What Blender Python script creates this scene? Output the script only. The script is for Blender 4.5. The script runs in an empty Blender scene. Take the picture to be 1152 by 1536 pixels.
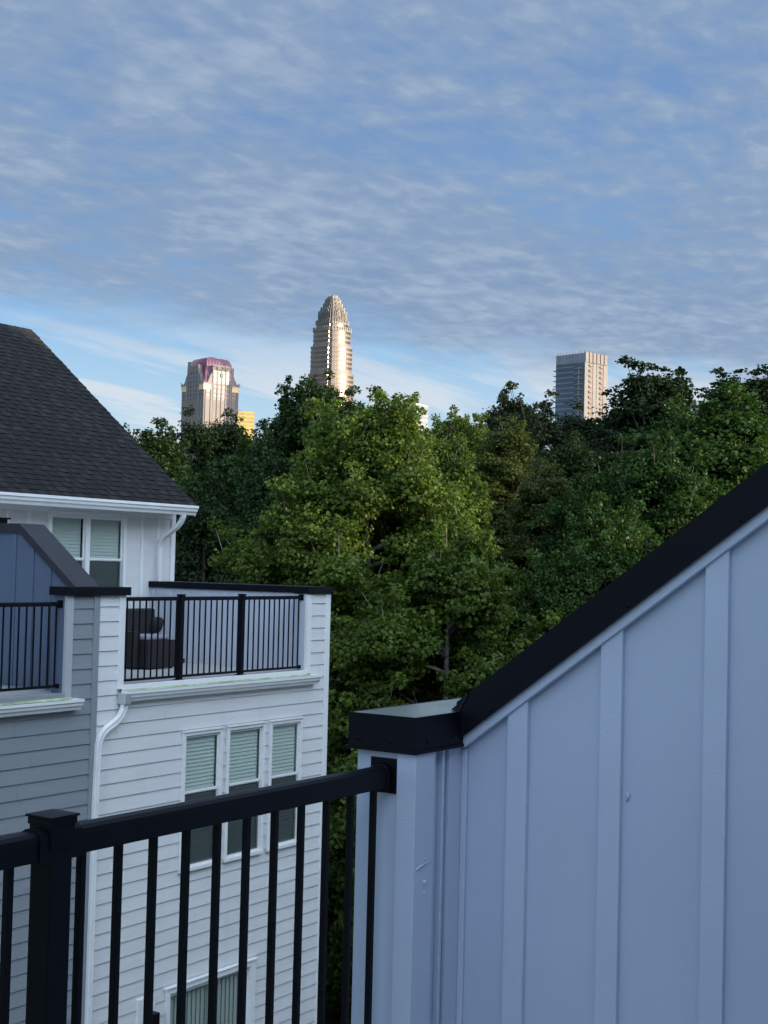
import bpy, bmesh, math, random
import numpy as np
from mathutils import Vector, Matrix

S = bpy.context.scene
C = S.collection
R = math.radians
PI = math.pi

# ------------------------------------------------------------------ camera
F_PX, YAW, PITCH, ROLL = 2130.0, 33.536, 2.13, 1.411
def basis():
    y, p, r = R(YAW), R(PITCH), R(ROLL)
    fwd = Vector((math.cos(y)*math.cos(p), math.sin(y)*math.cos(p), math.sin(p)))
    rt = Vector((math.sin(y), -math.cos(y), 0)); up = rt.cross(fwd)
    return fwd, rt*math.cos(r)+up*math.sin(r), up*math.cos(r)-rt*math.sin(r)
FWD, RGT, UPV = basis()
cam_d = bpy.data.cameras.new('camera'); cam = bpy.data.objects.new('camera', cam_d); C.objects.link(cam)
cam_d.sensor_fit = 'VERTICAL'; cam_d.sensor_height = 36; cam_d.lens = F_PX/1536*36
cam_d.clip_start = .05; cam_d.clip_end = 9000
M = Matrix((RGT, UPV, -FWD)).transposed().to_4x4(); cam.matrix_world = M
S.camera = cam
S.render.resolution_x, S.render.resolution_y = 768, 1024

def ray(px, py): return FWD + RGT*((px-576)/F_PX) - UPV*((py-768)/F_PX)
def at(px, py, D):
    """a point D metres away (measured over the ground) in the direction of a spot of the photo"""
    r = ray(px, py); return r*(D/math.hypot(r.x, r.y))

# ------------------------------------------------------------------ light
SUN_AZ, SUN_EL = -64.0, 8.0
sun_d = bpy.data.lights.new('sun', 'SUN'); sun = bpy.data.objects.new('sun', sun_d); C.objects.link(sun)
sun_d.energy = 2.8; sun_d.angle = R(.5); sun_d.color = (1, .80, .55)
sd = Vector((math.cos(R(SUN_AZ))*math.cos(R(SUN_EL)), math.sin(R(SUN_AZ))*math.cos(R(SUN_EL)), math.sin(R(SUN_EL))))
sun.rotation_euler = sd.to_track_quat('Z', 'Y').to_euler()
W = bpy.data.worlds.new("World"); S.world = W; W.use_nodes = True
S.view_settings.view_transform = 'Standard'; S.view_settings.look = 'None'
S.view_settings.exposure = 1.15; S.view_settings.gamma = 1
S.cycles.use_denoising = True
S.cycles.max_bounces = 8; S.cycles.transparent_max_bounces = 12
SKY_STRENGTH = .12

class NT:
    """small wrapper to write node trees"""
    def __init__(s, tree): s.t = tree; tree.nodes.clear()
    def n(s, typ, ins=None, **kw):
        nd = s.t.nodes.new(typ)
        for k, v in kw.items(): setattr(nd, k, v)
        if ins:
            for k, v in ins.items():
                if isinstance(v, bpy.types.NodeSocket): s.t.links.new(v, nd.inputs[k])
                else: nd.inputs[k].default_value = v
        return nd
    def math(s, op, a, b=0.0, c=0.0, clamp=False):
        nd = s.n('ShaderNodeMath', {0: a, 1: b, 2: c}, operation=op); nd.use_clamp = clamp; return nd.outputs[0]
    def ramp(s, fac, stops, interp='LINEAR'):
        nd = s.n('ShaderNodeValToRGB', {'Fac': fac}); cr = nd.color_ramp; cr.interpolation = interp
        while len(cr.elements) < len(stops): cr.elements.new(.5)
        for e, (p, c) in zip(cr.elements, stops):
            e.position = p; e.color = (*c, 1) if len(c) == 3 else c
        return nd.outputs['Color']
    def smooth(s, v, lo, hi):
        return s.n('ShaderNodeMapRange', {'Value': v, 'From Min': lo, 'From Max': hi}, interpolation_type='SMOOTHSTEP').outputs[0]
    def mix(s, f, a, b, mode='MIX'):
        nd = s.n('ShaderNodeMix', {0: f, 6: a, 7: b}, data_type='RGBA', blend_type=mode); return nd.outputs[2]
def g(v): return (v, v, v, 1)

def build_sky():
    k = NT(W.node_tree)
    sky = k.n('ShaderNodeTexSky', sky_type='NISHITA', sun_disc=False, sun_elevation=R(SUN_EL), sun_rotation=R(90-SUN_AZ),
              altitude=200, air_density=1.0, dust_density=.6, ozone_density=2.2)
    tc = k.n('ShaderNodeTexCoord').outputs['Generated']
    sx = k.n('ShaderNodeSeparateXYZ', {0: tc}); x, y, z = sx.outputs
    zz = k.math('ADD', k.math('MAXIMUM', z, 0.0), .07)
    # rotate into the view's own frame is not needed: clouds lie on a flat layer overhead
    px = k.math('DIVIDE', x, zz); py = k.math('DIVIDE', y, zz)
    P = k.n('ShaderNodeCombineXYZ', {0: px, 1: py, 2: 0.0}).outputs[0]
    def noise(scale, detail, rough, rot=0.0, sc=(1, 1, 1), off=(0, 0, 0), dist=0.0):
        mp = k.n('ShaderNodeMapping', {'Vector': P, 'Rotation': (0, 0, rot), 'Scale': sc, 'Location': off})
        return k.n('ShaderNodeTexNoise', {'Vector': mp.outputs[0], 'Scale': scale, 'Detail': detail, 'Roughness': rough, 'Distortion': dist}).outputs['Fac']
    big = noise(.50, 3, .5, R(33), (1, 1.5, 1), (1.3, .4, 0))
    mid = noise(2.6, 4, .5, R(50), (1.1, .9, 1), (4, 2, 0), .1)
    rip = noise(10.0, 5, .55, R(80), (1, 1.5, 1), (3, 7, 0), .2)
    low = noise(1.6, 5, .6, R(-56), (.30, 1.5, 1), (9, 2, 0), .15)
    az = k.math('DIVIDE', x, k.math('MAXIMUM', k.math('ADD', k.math('ABSOLUTE', x), k.math('ABSOLUTE', y)), .01))
    # the cloud layer breaks off above the skyline, lower on the right
    edge = k.math('ADD', z, k.math('MULTIPLY', k.math('SUBTRACT', az, .6), .16))
    edge = k.math('ADD', edge, k.math('MULTIPLY', k.math('SUBTRACT', mid, .5), .06))
    deck = k.smooth(edge, .135, .178)
    cover = k.math('ADD', k.math('MULTIPLY', big, .9), k.math('ADD', k.math('MULTIPLY', mid, .45), k.math('MULTIPLY', rip, .36)))
    c1 = k.math('MULTIPLY', k.smooth(cover, .42, .86), deck)
    c1 = k.math('MULTIPLY', c1, .96)
    c2 = k.math('MULTIPLY', k.smooth(low, .46, .60), k.math('SUBTRACT', 1.0, k.smooth(z, .11, .20)))
    c2 = k.math('MULTIPLY', c2, .85)
    tone = k.math('ADD', k.math('MULTIPLY', rip, .42), k.math('ADD', k.math('MULTIPLY', mid, .38), k.math('MULTIPLY', big, .20)))
    e = 2**-1.15/SKY_STRENGTH
    mul = lambda c, f: k.mix(1.0, c, (f, f, f, 1), 'MULTIPLY')
    ccol = k.ramp(tone, [(.37, (.205, .310, .500)), (.50, (.268, .372, .540)), (.65, (.395, .490, .630))])
    lcol = k.ramp(z, [(.03, (.80, .83, .86)), (.13, (.68, .75, .83)), (.2, (.50, .58, .72))])
    clear = k.ramp(z, [(.0, (.62, .73, .82)), (.10, (.46, .67, .84)), (.17, (.22, .49, .80)), (.30, (.130, .30, .61)), (.8, (.08, .17, .40))])
    base = k.mix(.72, k.mix(1.0, sky.outputs[0], (1.15, 1.0, 1.15, 1), 'MULTIPLY'), mul(clear, e))
    col = k.mix(c2, base, mul(lcol, e))
    col = k.mix(c1, col, mul(ccol, e))
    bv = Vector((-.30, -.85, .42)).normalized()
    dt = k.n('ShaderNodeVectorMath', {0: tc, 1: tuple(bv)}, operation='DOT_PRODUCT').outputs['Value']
    glow = k.mix(k.smooth(dt, .05, .95), (1, 1, 1, 1), (7.0, 6.2, 5.3, 1))  # extra brightness added to the unseen sky behind, to light the walls
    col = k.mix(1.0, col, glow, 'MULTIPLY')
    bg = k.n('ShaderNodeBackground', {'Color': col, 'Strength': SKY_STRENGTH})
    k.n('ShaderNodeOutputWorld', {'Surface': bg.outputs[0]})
build_sky()

# ------------------------------------------------------------------ materials
MATS = {}
def mat(name, color, rough=.6, metal=0.0, var=0.0, vscale=3.0, bump=0.0, bscale=40.0, spec=.5, stretch=(1, 1, 1), coat=0.0, dirt=0.0):
    m = bpy.data.materials.new(name); m.use_nodes = True; k = NT(m.node_tree)
    tc = k.n('ShaderNodeTexCoord').outputs['Object']
    mp = k.n('ShaderNodeMapping', {'Vector': tc, 'Scale': stretch}).outputs[0]
    col = (*color, 1)
    if var:
        nz = k.n('ShaderNodeTexNoise', {'Vector': mp, 'Scale': vscale, 'Detail': 6.0, 'Roughness': .6}).outputs['Fac']
        lo = tuple(c*(1-var) for c in color); hi = tuple(min(1, c*(1+var)) for c in color)
        col = k.ramp(nz, [(.3, lo), (.7, hi)])
    if dirt:
        nd = k.n('ShaderNodeTexNoise', {'Vector': k.n('ShaderNodeMapping', {'Vector': tc, 'Scale': (6, 6, .5)}).outputs[0], 'Scale': 1.0, 'Detail': 7.0}).outputs['Fac']
        col = k.mix(k.math('MULTIPLY', k.smooth(nd, .52, .8), dirt), col, (.22, .23, .20, 1))
    ins = {'Base Color': col, 'Roughness': rough, 'Metallic': metal, 'Specular IOR Level': spec}
    if coat: ins['Coat Weight'] = coat
    b = k.n('ShaderNodeBsdfPrincipled', ins)
    if bump:
        nb = k.n('ShaderNodeTexNoise', {'Vector': mp, 'Scale': bscale, 'Detail': 4.0}).outputs['Fac']
        bp = k.n('ShaderNodeBump', {'Height': nb, 'Strength': bump, 'Distance': .004}).outputs[0]
        k.t.links.new(bp, b.inputs['Normal'])
    k.n('ShaderNodeOutputMaterial', {'Surface': b.outputs[0]})
    MATS[name] = m; return m

white_siding = mat('white_siding', (.70, .70, .69), .6, var=.05, vscale=2, bump=.5, bscale=30, stretch=(.4, 1, 3), dirt=.10)
white_trim = mat('white_trim', (.80, .80, .79), .5, var=.03, bump=.15, bscale=60, dirt=.08)
white_metal = mat('white_metal', (.80, .80, .79), .35, var=.04, spec=.5)
grey_siding = mat('grey_siding', (.235, .26, .28), .65, var=.06, vscale=2, bump=.5, bscale=30, stretch=(.4, 1, 3), dirt=.08)
grey_trim = mat('grey_trim', (.25, .27, .30), .55, var=.05, bump=.15)
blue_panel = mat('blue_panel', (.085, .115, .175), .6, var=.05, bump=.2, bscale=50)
pale_panel = mat('pale_panel', (.50, .53, .60), .6, var=.04, bump=.2, bscale=50, dirt=.1)
near_paint = mat('near_paint', (.455, .52, .655), .40, var=.035, vscale=1.6, bump=.12, bscale=150, dirt=.05)
near_trim = mat('near_trim', (.485, .55, .685), .38, var=.03, vscale=3, bump=.25, bscale=160)
coping_metal = mat('coping_metal', (.0035, .004, .0085), .5, var=.25, vscale=2, spec=.15, bump=.06, bscale=8)
coping_top_sheen = mat('coping_top_sheen', (.55, .56, .58), .18, metal=.85, var=.3, vscale=5, spec=.8, bump=.1, bscale=6)  # sky reflection on the black cap's top, put into a pale colour
rail_paint = mat('rail_paint', (.0025, .003, .006), .45, var=.2, vscale=12, spec=.16, bump=.08, bscale=260)
deck_mat = mat('deck_mat', (.36, .36, .35), .8, var=.12, vscale=5, bump=.4, bscale=60)
galv = mat('galv', (.55, .57, .58), .4, metal=.6)
moss_edge = mat('moss_edge', (.33, .40, .24), .8, var=.5, vscale=9, stretch=(.6, 1, 1))
wicker = mat('wicker', (.014, .012, .012), .7, var=.5, vscale=60, bump=.9, bscale=90)
cushion_grey = mat('cushion_grey', (.24, .25, .29), .9, var=.1, vscale=20, bump=.4, bscale=200)
pillow_black = mat('pillow_black', (.012, .012, .015), .9, bump=.4, bscale=200)
bark = mat('bark', (.085, .07, .055), .9, var=.45, vscale=6, bump=1, bscale=14, stretch=(1, 1, .3))
bark_pale = mat('bark_pale', (.17, .16, .13), .85, var=.5, vscale=4, bump=.6, bscale=10)
grass = mat('grass', (.050, .085, .022), .95, var=.5, vscale=.5, bump=1, bscale=6)
rubber = mat('rubber', (.02, .02, .02), .7)

def shingle_mat():
    m = bpy.data.materials.new('shingle'); m.use_nodes = True; k = NT(m.node_tree)
    a = k.n('ShaderNodeAttribute', attribute_name='tint').outputs['Fac']
    tc = k.n('ShaderNodeTexCoord').outputs['Object']
    gr = k.n('ShaderNodeTexNoise', {'Vector': tc, 'Scale': 55.0, 'Detail': 4.0, 'Roughness': .7}).outputs['Fac']
    bl = k.n('ShaderNodeTexNoise', {'Vector': tc, 'Scale': 1.2, 'Detail': 3.0}).outputs['Fac']
    v = k.math('ADD', k.math('MULTIPLY', a, .75), k.math('ADD', k.math('MULTIPLY', gr, .35), k.math('MULTIPLY', bl, .25)))
    col = k.ramp(v, [(.35, (.008, .008, .009)), (.6, (.016, .015, .016)), (.9, (.042, .039, .038))])
    bp = k.n('ShaderNodeBump', {'Height': gr, 'Strength': .7, 'Distance': .006}).outputs[0]
    b = k.n('ShaderNodeBsdfPrincipled', {'Base Color': col, 'Roughness': .9, 'Normal': bp, 'Specular IOR Level': .3})
    k.n('ShaderNodeOutputMaterial', {'Surface': b.outputs[0]}); return m
shingle = shingle_mat()

def glass_mat(name, tint, refl=.03):
    m = bpy.data.materials.new(name); m.use_nodes = True; k = NT(m.node_tree)
    fc = k.n('ShaderNodeLayerWeight', {'Blend': .5}).outputs['Facing']
    f = k.math('ADD', k.math('MULTIPLY', k.math('POWER', fc, 4.0), .9), .05+refl, clamp=True)
    tr = k.n('ShaderNodeBsdfTransparent', {'Color': (*tint, 1)}).outputs[0]
    tc = k.n('ShaderNodeTexCoord').outputs['Object']
    nb = k.n('ShaderNodeTexNoise', {'Vector': tc, 'Scale': 1.3, 'Detail': 2.0}).outputs['Fac']
    bp = k.n('ShaderNodeBump', {'Height': nb, 'Strength': .25, 'Distance': .02}).outputs[0]
    gl = k.n('ShaderNodeBsdfGlossy', {'Color': (.85, .95, .92, 1), 'Roughness': .02, 'Normal': bp}).outputs[0]
    mx = k.n('ShaderNodeMixShader', {0: f, 1: tr, 2: gl})
    k.n('ShaderNodeOutputMaterial', {'Surface': mx.outputs[0]}); return m
glass = glass_mat('glass', (.94, 1.0, .97))
def screen_mat():
    m = bpy.data.materials.new('screen_mesh'); m.use_nodes = True; k = NT(m.node_tree)
    tr = k.n('ShaderNodeBsdfTransparent', {'Color': (.55, .58, .58, 1)}).outputs[0]
    df = k.n('ShaderNodeBsdfDiffuse', {'Color': (.06, .065, .07, 1)}).outputs[0]
    k.n('ShaderNodeOutputMaterial', {'Surface': k.n('ShaderNodeMixShader', {0: .4, 1: tr, 2: df}).outputs[0]}); return m
screen_mesh = screen_mat()
blind_mat = mat('blind_mat', (.52, .55, .52), .7)
curtain_mat = mat('curtain_mat', (.44, .46, .43), .8)
blind_dark = mat('blind_dark', (.30, .31, .31), .8)
room_dark = mat('room_dark', (.03, .03, .035), .9)

def leaf_mat(name, lo, hi, trans=.3, rough=.5):
    m = bpy.data.materials.new(name); m.use_nodes = True; k = NT(m.node_tree)
    a = k.n('ShaderNodeAttribute', attribute_name='tint').outputs['Fac']
    oi = k.n('ShaderNodeObjectInfo').outputs['Random']
    v = k.math('ADD', a, k.math('MULTIPLY', k.math('SUBTRACT', oi, .5), .25))
    mid = tuple((p*.55+q*.45) for p, q in zip(lo, hi))
    col = k.ramp(v, [(.05, lo), (.5, mid), (.95, hi)])
    d = k.n('ShaderNodeBsdfPrincipled', {'Base Color': col, 'Roughness': rough, 'Specular IOR Level': .18}).outputs[0]
    t = k.n('ShaderNodeBsdfTranslucent', {'Color': k.mix(1.0, col, (1.0, 1.15, .55, 1), 'MULTIPLY')}).outputs[0]
    mx = k.n('ShaderNodeMixShader', {0: trans, 1: d, 2: t})
    k.n('ShaderNodeOutputMaterial', {'Surface': mx.outputs[0]}); return m
leaf_syc = leaf_mat('leaf_sycamore', (.036, .070, .011), (.150, .205, .036), .34)
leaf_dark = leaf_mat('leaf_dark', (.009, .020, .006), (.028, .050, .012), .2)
leaf_green = leaf_mat('leaf_green', (.016, .040, .009), (.060, .112, .022), .28)
leaf_olive = leaf_mat('leaf_olive', (.030, .046, .010), (.085, .105, .024), .3)
leaf_brown = leaf_mat('leaf_brown', (.016, .024, .009), (.042, .052, .018), .2)

# ------------------------------------------------------------------ helpers
class MB:
    """collects shapes that together make ONE mesh"""
    def __init__(s): s.v = []; s.f = []; s.mi = []; s.tint = []
    def add(s, vs, fs, mi=0, tint=.5):
        o = len(s.v); s.v += [tuple(v) for v in vs]; s.f += [tuple(i+o for i in f) for f in fs]
        s.mi += [mi]*len(fs); s.tint += [tint]*len(fs); return s
    def box(s, x0, x1, y0, y1, z0, z1, mi=0, tint=.5):
        vs = [(x0, y0, z0), (x1, y0, z0), (x1, y1, z0), (x0, y1, z0), (x0, y0, z1), (x1, y0, z1), (x1, y1, z1), (x0, y1, z1)]
        return s.add(vs, [(0, 3, 2, 1), (4, 5, 6, 7), (0, 1, 5, 4), (1, 2, 6, 5), (2, 3, 7, 6), (3, 0, 4, 7)], mi, tint)
    def prism(s, prof, fn, a, b, mi=0):
        """profile (p,q) list extruded from a to b; fn(p,q,t)->xyz"""
        n = len(prof); vs = [fn(p, q, a) for p, q in prof]+[fn(p, q, b) for p, q in prof]
        fs = [(i, (i+1) % n, n+(i+1) % n, n+i) for i in range(n)]+[tuple(range(n-1, -1, -1)), tuple(range(n, 2*n))]
        return s.add(vs, fs, mi)
    def tube(s, pts, rad, n=8, mi=0, cap=True):
        pts = [Vector(p) for p in pts]; rad = rad if hasattr(rad, '__len__') else [rad]*len(pts)
        vs = []; u = None
        for i, p in enumerate(pts):
            d = (pts[min(i+1, len(pts)-1)]-pts[max(i-1, 0)]).normalized()
            if u is None:
                u = d.orthogonal().normalized()
            u = (u-d*u.dot(d)).normalized(); w = d.cross(u)
            for j in range(n):
                a = 2*PI*j/n; vs.append(p+(u*math.cos(a)+w*math.sin(a))*rad[i])
        fs = []
        for i in range(len(pts)-1):
            for j in range(n):
                fs.append((i*n+j, i*n+(j+1) % n, (i+1)*n+(j+1) % n, (i+1)*n+j))
        if cap: fs += [tuple(range(n-1, -1, -1)), tuple(range((len(pts)-1)*n, len(pts)*n))]
        return s.add(vs, fs, mi)
    def build(s, name, m, parent=None, smooth=False, bevel=0.0, origin=None, recalc=True):
        me = bpy.data.meshes.new(name)
        o0 = Vector(origin) if origin is not None else Vector((0, 0, 0))
        me.from_pydata([tuple(Vector(v)-o0) for v in s.v] if origin is not None else s.v, [], s.f)
        for q in (m if isinstance(m, (list, tuple)) else [m]): me.materials.append(q)
        if any(s.mi): me.polygons.foreach_set('material_index', s.mi)
        if any(t != .5 for t in s.tint):
            at_ = me.attributes.new('tint', 'FLOAT', 'FACE'); at_.data.foreach_set('value', s.tint)
        if recalc:
            bm = bmesh.new(); bm.from_mesh(me); bmesh.ops.recalc_face_normals(bm, faces=bm.faces)
            bm.to_mesh(me); bm.free()
        if smooth: me.polygons.foreach_set('use_smooth', [True]*len(me.polygons))
        ob = bpy.data.objects.new(name, me); C.objects.link(ob)
        if origin is not None: ob.location = o0
        if parent: ob.parent = parent; ob.matrix_parent_inverse = Matrix.Translation(parent.location).inverted() if parent.type == 'EMPTY' and not parent.parent else Matrix()
        if bevel:
            md = ob.modifiers.new('bevel', 'BEVEL'); md.width = bevel; md.segments = 2; md.limit_method = 'ANGLE'; md.angle_limit = R(35)
        return ob
def tag(o, label=None, cat=None, group=None, kind=None):
    if label: o['label'] = label
    if cat: o['category'] = cat
    if group: o['group'] = group
    if kind: o['kind'] = kind
    return o
def thing(name, loc, label, cat, group=None):
    o = bpy.data.objects.new(name, None); C.objects.link(o); o.location = loc; o.empty_display_size = .2
    return tag(o, label, cat, group)

# ------------------------------------------------------------------ ground
GZ = -11.8
def ground():
    mb = MB(); n = 60; rng = random.Random(4)
    xs = [-3000, -900, -300, -120]+[ -60+i*6 for i in range(0, 44)]+[260, 420, 900, 3000]
    ys = [-3000, -900, -300, -120]+[ -60+i*6 for i in range(0, 34)]+[200, 420, 900, 3000]
    def h(x, y):
        d = math.hypot(x, y)
        return GZ+.25*math.sin(x*.13)*math.cos(y*.11)*(1 if 20 < d < 250 else 0)
    vs = [(x, y, h(x, y)) for y in ys for x in xs]; m = len(xs)
    fs = [(j*m+i, j*m+i+1, (j+1)*m+i+1, (j+1)*m+i) for j in range(len(ys)-1) for i in range(m-1)]
    mb.add(vs, fs); o = mb.build('ground', grass, smooth=True); tag(o, kind='structure')
    lane = MB().box(-40, 30, 4.2, 9.6, GZ+.24, GZ+.30); tag(lane.build('road', mat('asphalt', (.05, .05, .052), .9, var=.2, bump=.5)), kind='structure')
ground()

# ------------------------------------------------------------------ siding, windows, gutters
def lap_siding(x0, x1, z0, z1, Y, holes=(), expo=.179, phase=0.0, depth=.015):
    """courses of lap siding facing -Y, with rectangular openings"""
    mb = MB(); k0 = math.floor((z0-phase)/expo); z = phase+k0*expo; rj = random.Random(int(x0*7+z0*3))
    while z < z1:
        a, b = max(z, z0), min(z+expo, z1)
        joints = [x0+rj.uniform(.3, 3.6)+3.66*j for j in range(int((x1-x0)/3.66)+1)]
        cuts = sorted({a, b, *[v for h in holes for v in (h[2], h[3]) if a < v < b], *([z+expo-.007] if a < z+expo-.007 < b else [])})
        for c, d in zip(cuts, cuts[1:]):
            if d-c < 1e-4: continue
            mid = (c+d)/2; segs = [(x0, x1)]
            for hx0, hx1, hz0, hz1 in holes:
                if hz0 <= mid <= hz1:
                    ns = []
                    for s0, s1 in segs:
                        if hx1 <= s0 or hx0 >= s1: ns.append((s0, s1)); continue
                        if hx0 > s0: ns.append((s0, hx0))
                        if hx1 < s1: ns.append((hx1, s1))
                    segs = ns
            for jx in joints:
                segs = [q for s0, s1 in segs for q in (((s0, jx-.0018), (jx+.0018, s1)) if s0+.05 < jx < s1-.05 else ((s0, s1),))]
            gv = .003 if c >= z+expo-.0071 else 0.0
            f = lambda q: Y-depth*(1-(q-z)/expo)+gv
            for s0, s1 in segs:
                vs = [(s0, f(c), c), (s1, f(c), c), (s1, f(d), d), (s0, f(d), d),
                      (s0, Y+.03, c), (s1, Y+.03, c), (s1, Y+.03, d), (s0, Y+.03, d)]
                mb.add(vs, [(0, 1, 2, 3), (1, 0, 4, 5), (3, 2, 6, 7), (0, 3, 7, 4), (2, 1, 5, 6)])
        z += expo
    return mb

def sheet(x0, x1, y, z0, z1): return MB().add([(x0, y, z0), (x1, y, z0), (x1, y, z1), (x0, y, z1)], [(0, 1, 2, 3)])
def window(house, x0, x1, z0, z1, Y, trim=.05, meet=None, blinds=True, lower_screen=True, mull=None, name='window'):
    """double-hung window facing -Y: frame (the part) with pane and blind sub-parts"""
    d0, d1 = Y-.045, Y+.02
    fb = MB()
    fb.box(x0, x1, d0, d1, z1-trim, z1); fb.box(x0-.0, x1, d0-.012, d1, z0, z0+trim)
    fb.box(x0, x0+trim, d0, d1, z0+trim, z1-trim); fb.box(x1-trim, x1, d0, d1, z0+trim, z1-trim)
    cells = [(x0+trim, x1-trim)]
    if mull:
        fb.box(mull-.045, mull+.045, d0+.004, d1, z0+trim, z1-trim); cells = [(x0+trim, mull-.045), (mull+.045, x1-trim)]
    meet = meet if meet is not None else (z0+z1)/2
    s = .034
    for a, b in cells:
        # sashes
        for (p, q, yy) in ((meet-.01, z1-trim, Y-.012), (z0+trim, meet+.012, Y+.004)):
            fb.box(a, b, yy, yy+.022, q-s, q); fb.box(a, b, yy, yy+.022, p, p+s)
            fb.box(a, a+s*.75, yy, yy+.022, p+s, q-s); fb.box(b-s*.75, b, yy, yy+.022, p+s, q-s)
    fr = fb.build(name, white_trim, house, bevel=.004)
    for a, b in cells:
        sheet(a+s*.7, b-s*.7, Y+.002, meet+.02, z1-trim-s*.9).build('pane', glass, fr, recalc=False)
        sheet(a+s*.7, b-s*.7, Y+.015, z0+trim+s*.9, meet-s*.7).build('pane', glass, fr, recalc=False)
        if lower_screen:
            sheet(a+s*.6, b-s*.6, Y-.006, z0+trim+s*.8, meet-s*.7).build('insect_screen', screen_mesh, fr)
        if blinds:
            bl = MB(); z = z1-trim-.04
            bl.box(a+.012, b-.02, Y+.026, Y+.055, z1-trim-.045, z1-trim-.004)
            while z > z0+trim+.03:
                vs = [(a+.015, Y+.026, z-.028), (b-.04, Y+.026, z-.028), (b-.04, Y+.041, z+.025), (a+.015, Y+.041, z+.025)]
                bl.add(vs, [(0, 1, 2, 3)]); z -= .050
            bl.build('blind', blind_mat, fr)
        MB().box(a-.03, b+.03, Y+.16, Y+.18, z0, z1).build('backing', room_dark, fr)
    return fr

GUT = [(0, .0), (-.02, -.0), (-.115, .0), (-.125, .012), (-.125, -.018), (-.112, -.03), (-.105, -.062), (-.085, -.092), (-.075, -.115), (0, -.115)]
def gutter(house, x0, x1, Y, z, sc=1.0, m=white_metal):
    """K-style gutter running along X, back against Y, top rim at z"""
    prof = [(0, .012), (-.008, .012), (-.008, -.10), (-.07, -.10), (-.108, -.02), (-.108, -.004), (-.128, -.004), (-.132, .012), (-.138, .012), (-.138, -.022), (-.122, -.034), (-.116, -.066), (-.095, -.086), (-.082, -.118), (0, -.118)]
    mb = MB(); prof = [(p*sc, q*sc) for p, q in prof]
    mb.prism(prof, lambda p, q, t: (t, Y+p, z+q), x0, x1)
    for xe in (x0, x1-.003):
        mb.prism([(0, -.117), (0, .01), (-.13, .01), (-.13, -.025), (-.115, -.035), (-.09, -.09), (-.078, -.117)], lambda p, q, t: (t, Y+p*sc-.001, z+q*sc), xe-.002, xe+.004)
    return mb.build('gutter', m, house)
def downspout(house, pts, w=.075, d=.055, name='downspout', m=white_metal):
    mb = MB(); pts = [Vector(p) for p in pts]
    n = len(pts); rings = []
    for i, p in enumerate(pts):
        t = (pts[min(i+1, n-1)]-pts[max(i-1, 0)]).normalized()
        yv = Vector((0, 1, 0)); yv = (yv-t*yv.dot(t)).normalized(); xv = t.cross(yv).normalized()
        r = []
        for a, b in ((-1, -.7), (-.75, -1), (-.25, -1), (-.2, -.8), (.2, -.8), (.25, -1), (.75, -1), (1, -.7), (1, .9), (-1, .9)):
            r.append(p+xv*(a*w/2)+yv*(b*d/2))
        rings.append(r)
    k = len(rings[0]); vs = [v for r in rings for v in r]
    fs = [(i*k+j, i*k+(j+1) % k, (i+1)*k+(j+1) % k, (i+1)*k+j) for i in range(n-1) for j in range(k)]
    fs += [tuple(range(k)), tuple(range((n-1)*k, n*k))]
    mb.add(vs, fs)
    return mb.build(name, m, house)
def bend(a, b, c, n=5, f=.5):
    a, b, c = Vector(a), Vector(b), Vector(c)
    return [((1-t)**2)*a+2*t*(1-t)*b+t*t*c for t in [i/n for i in range(n+1)]]

def shingle_roof(x0, x1, ey, ez, ry, rz, y_sign=1, seed=1, fine=True):
    """courses of laminated shingles between eave (ey,ez) and ridge (ry,rz)"""
    rng = random.Random(seed); mb = MB(); L = math.hypot(ry-ey, rz-ez); uy, uz = (ry-ey)/L, (rz-ez)/L
    ny, nz = -uz*y_sign, abs(uy)
    if ny*(ry-ey) > 0: ny = -ny
    P = lambda x, s, h: (x, ey+uy*s+ny*h, ez+uz*s+nz*h)
    e = .124; s = -.03; c = 0
    while s < L:
        s1 = min(s+e, L+.001)
        mb.add([P(x0, s, .010), P(x1, s, .010), P(x1, s1, .002), P(x0, s1, .002), P(x0, s, -.01), P(x1, s, -.01)],
               [(0, 1, 2, 3), (4, 5, 1, 0)], 0, .22+.1*rng.random())
        if fine:
            x = x0-rng.random()*.3
            while x < x1:
                w = rng.uniform(.09, .2); a, b = max(x, x0), min(x+w, x1)
                if b-a > .02:
                    t = rng.uniform(.28, .55)
                    mb.add([P(a, s-.002, .017), P(b, s-.002, .017), P(b, s1-.004, .008), P(a, s1-.004, .008), P(a, s, .009), P(b, s, .009)],
                           [(0, 1, 2, 3), (4, 5, 1, 0), (0, 3, 4), (1, 5, 2)], 0, t)
                x += w+rng.uniform(.06, .2)
        s += e; c += 1
    return mb, P, L

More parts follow.
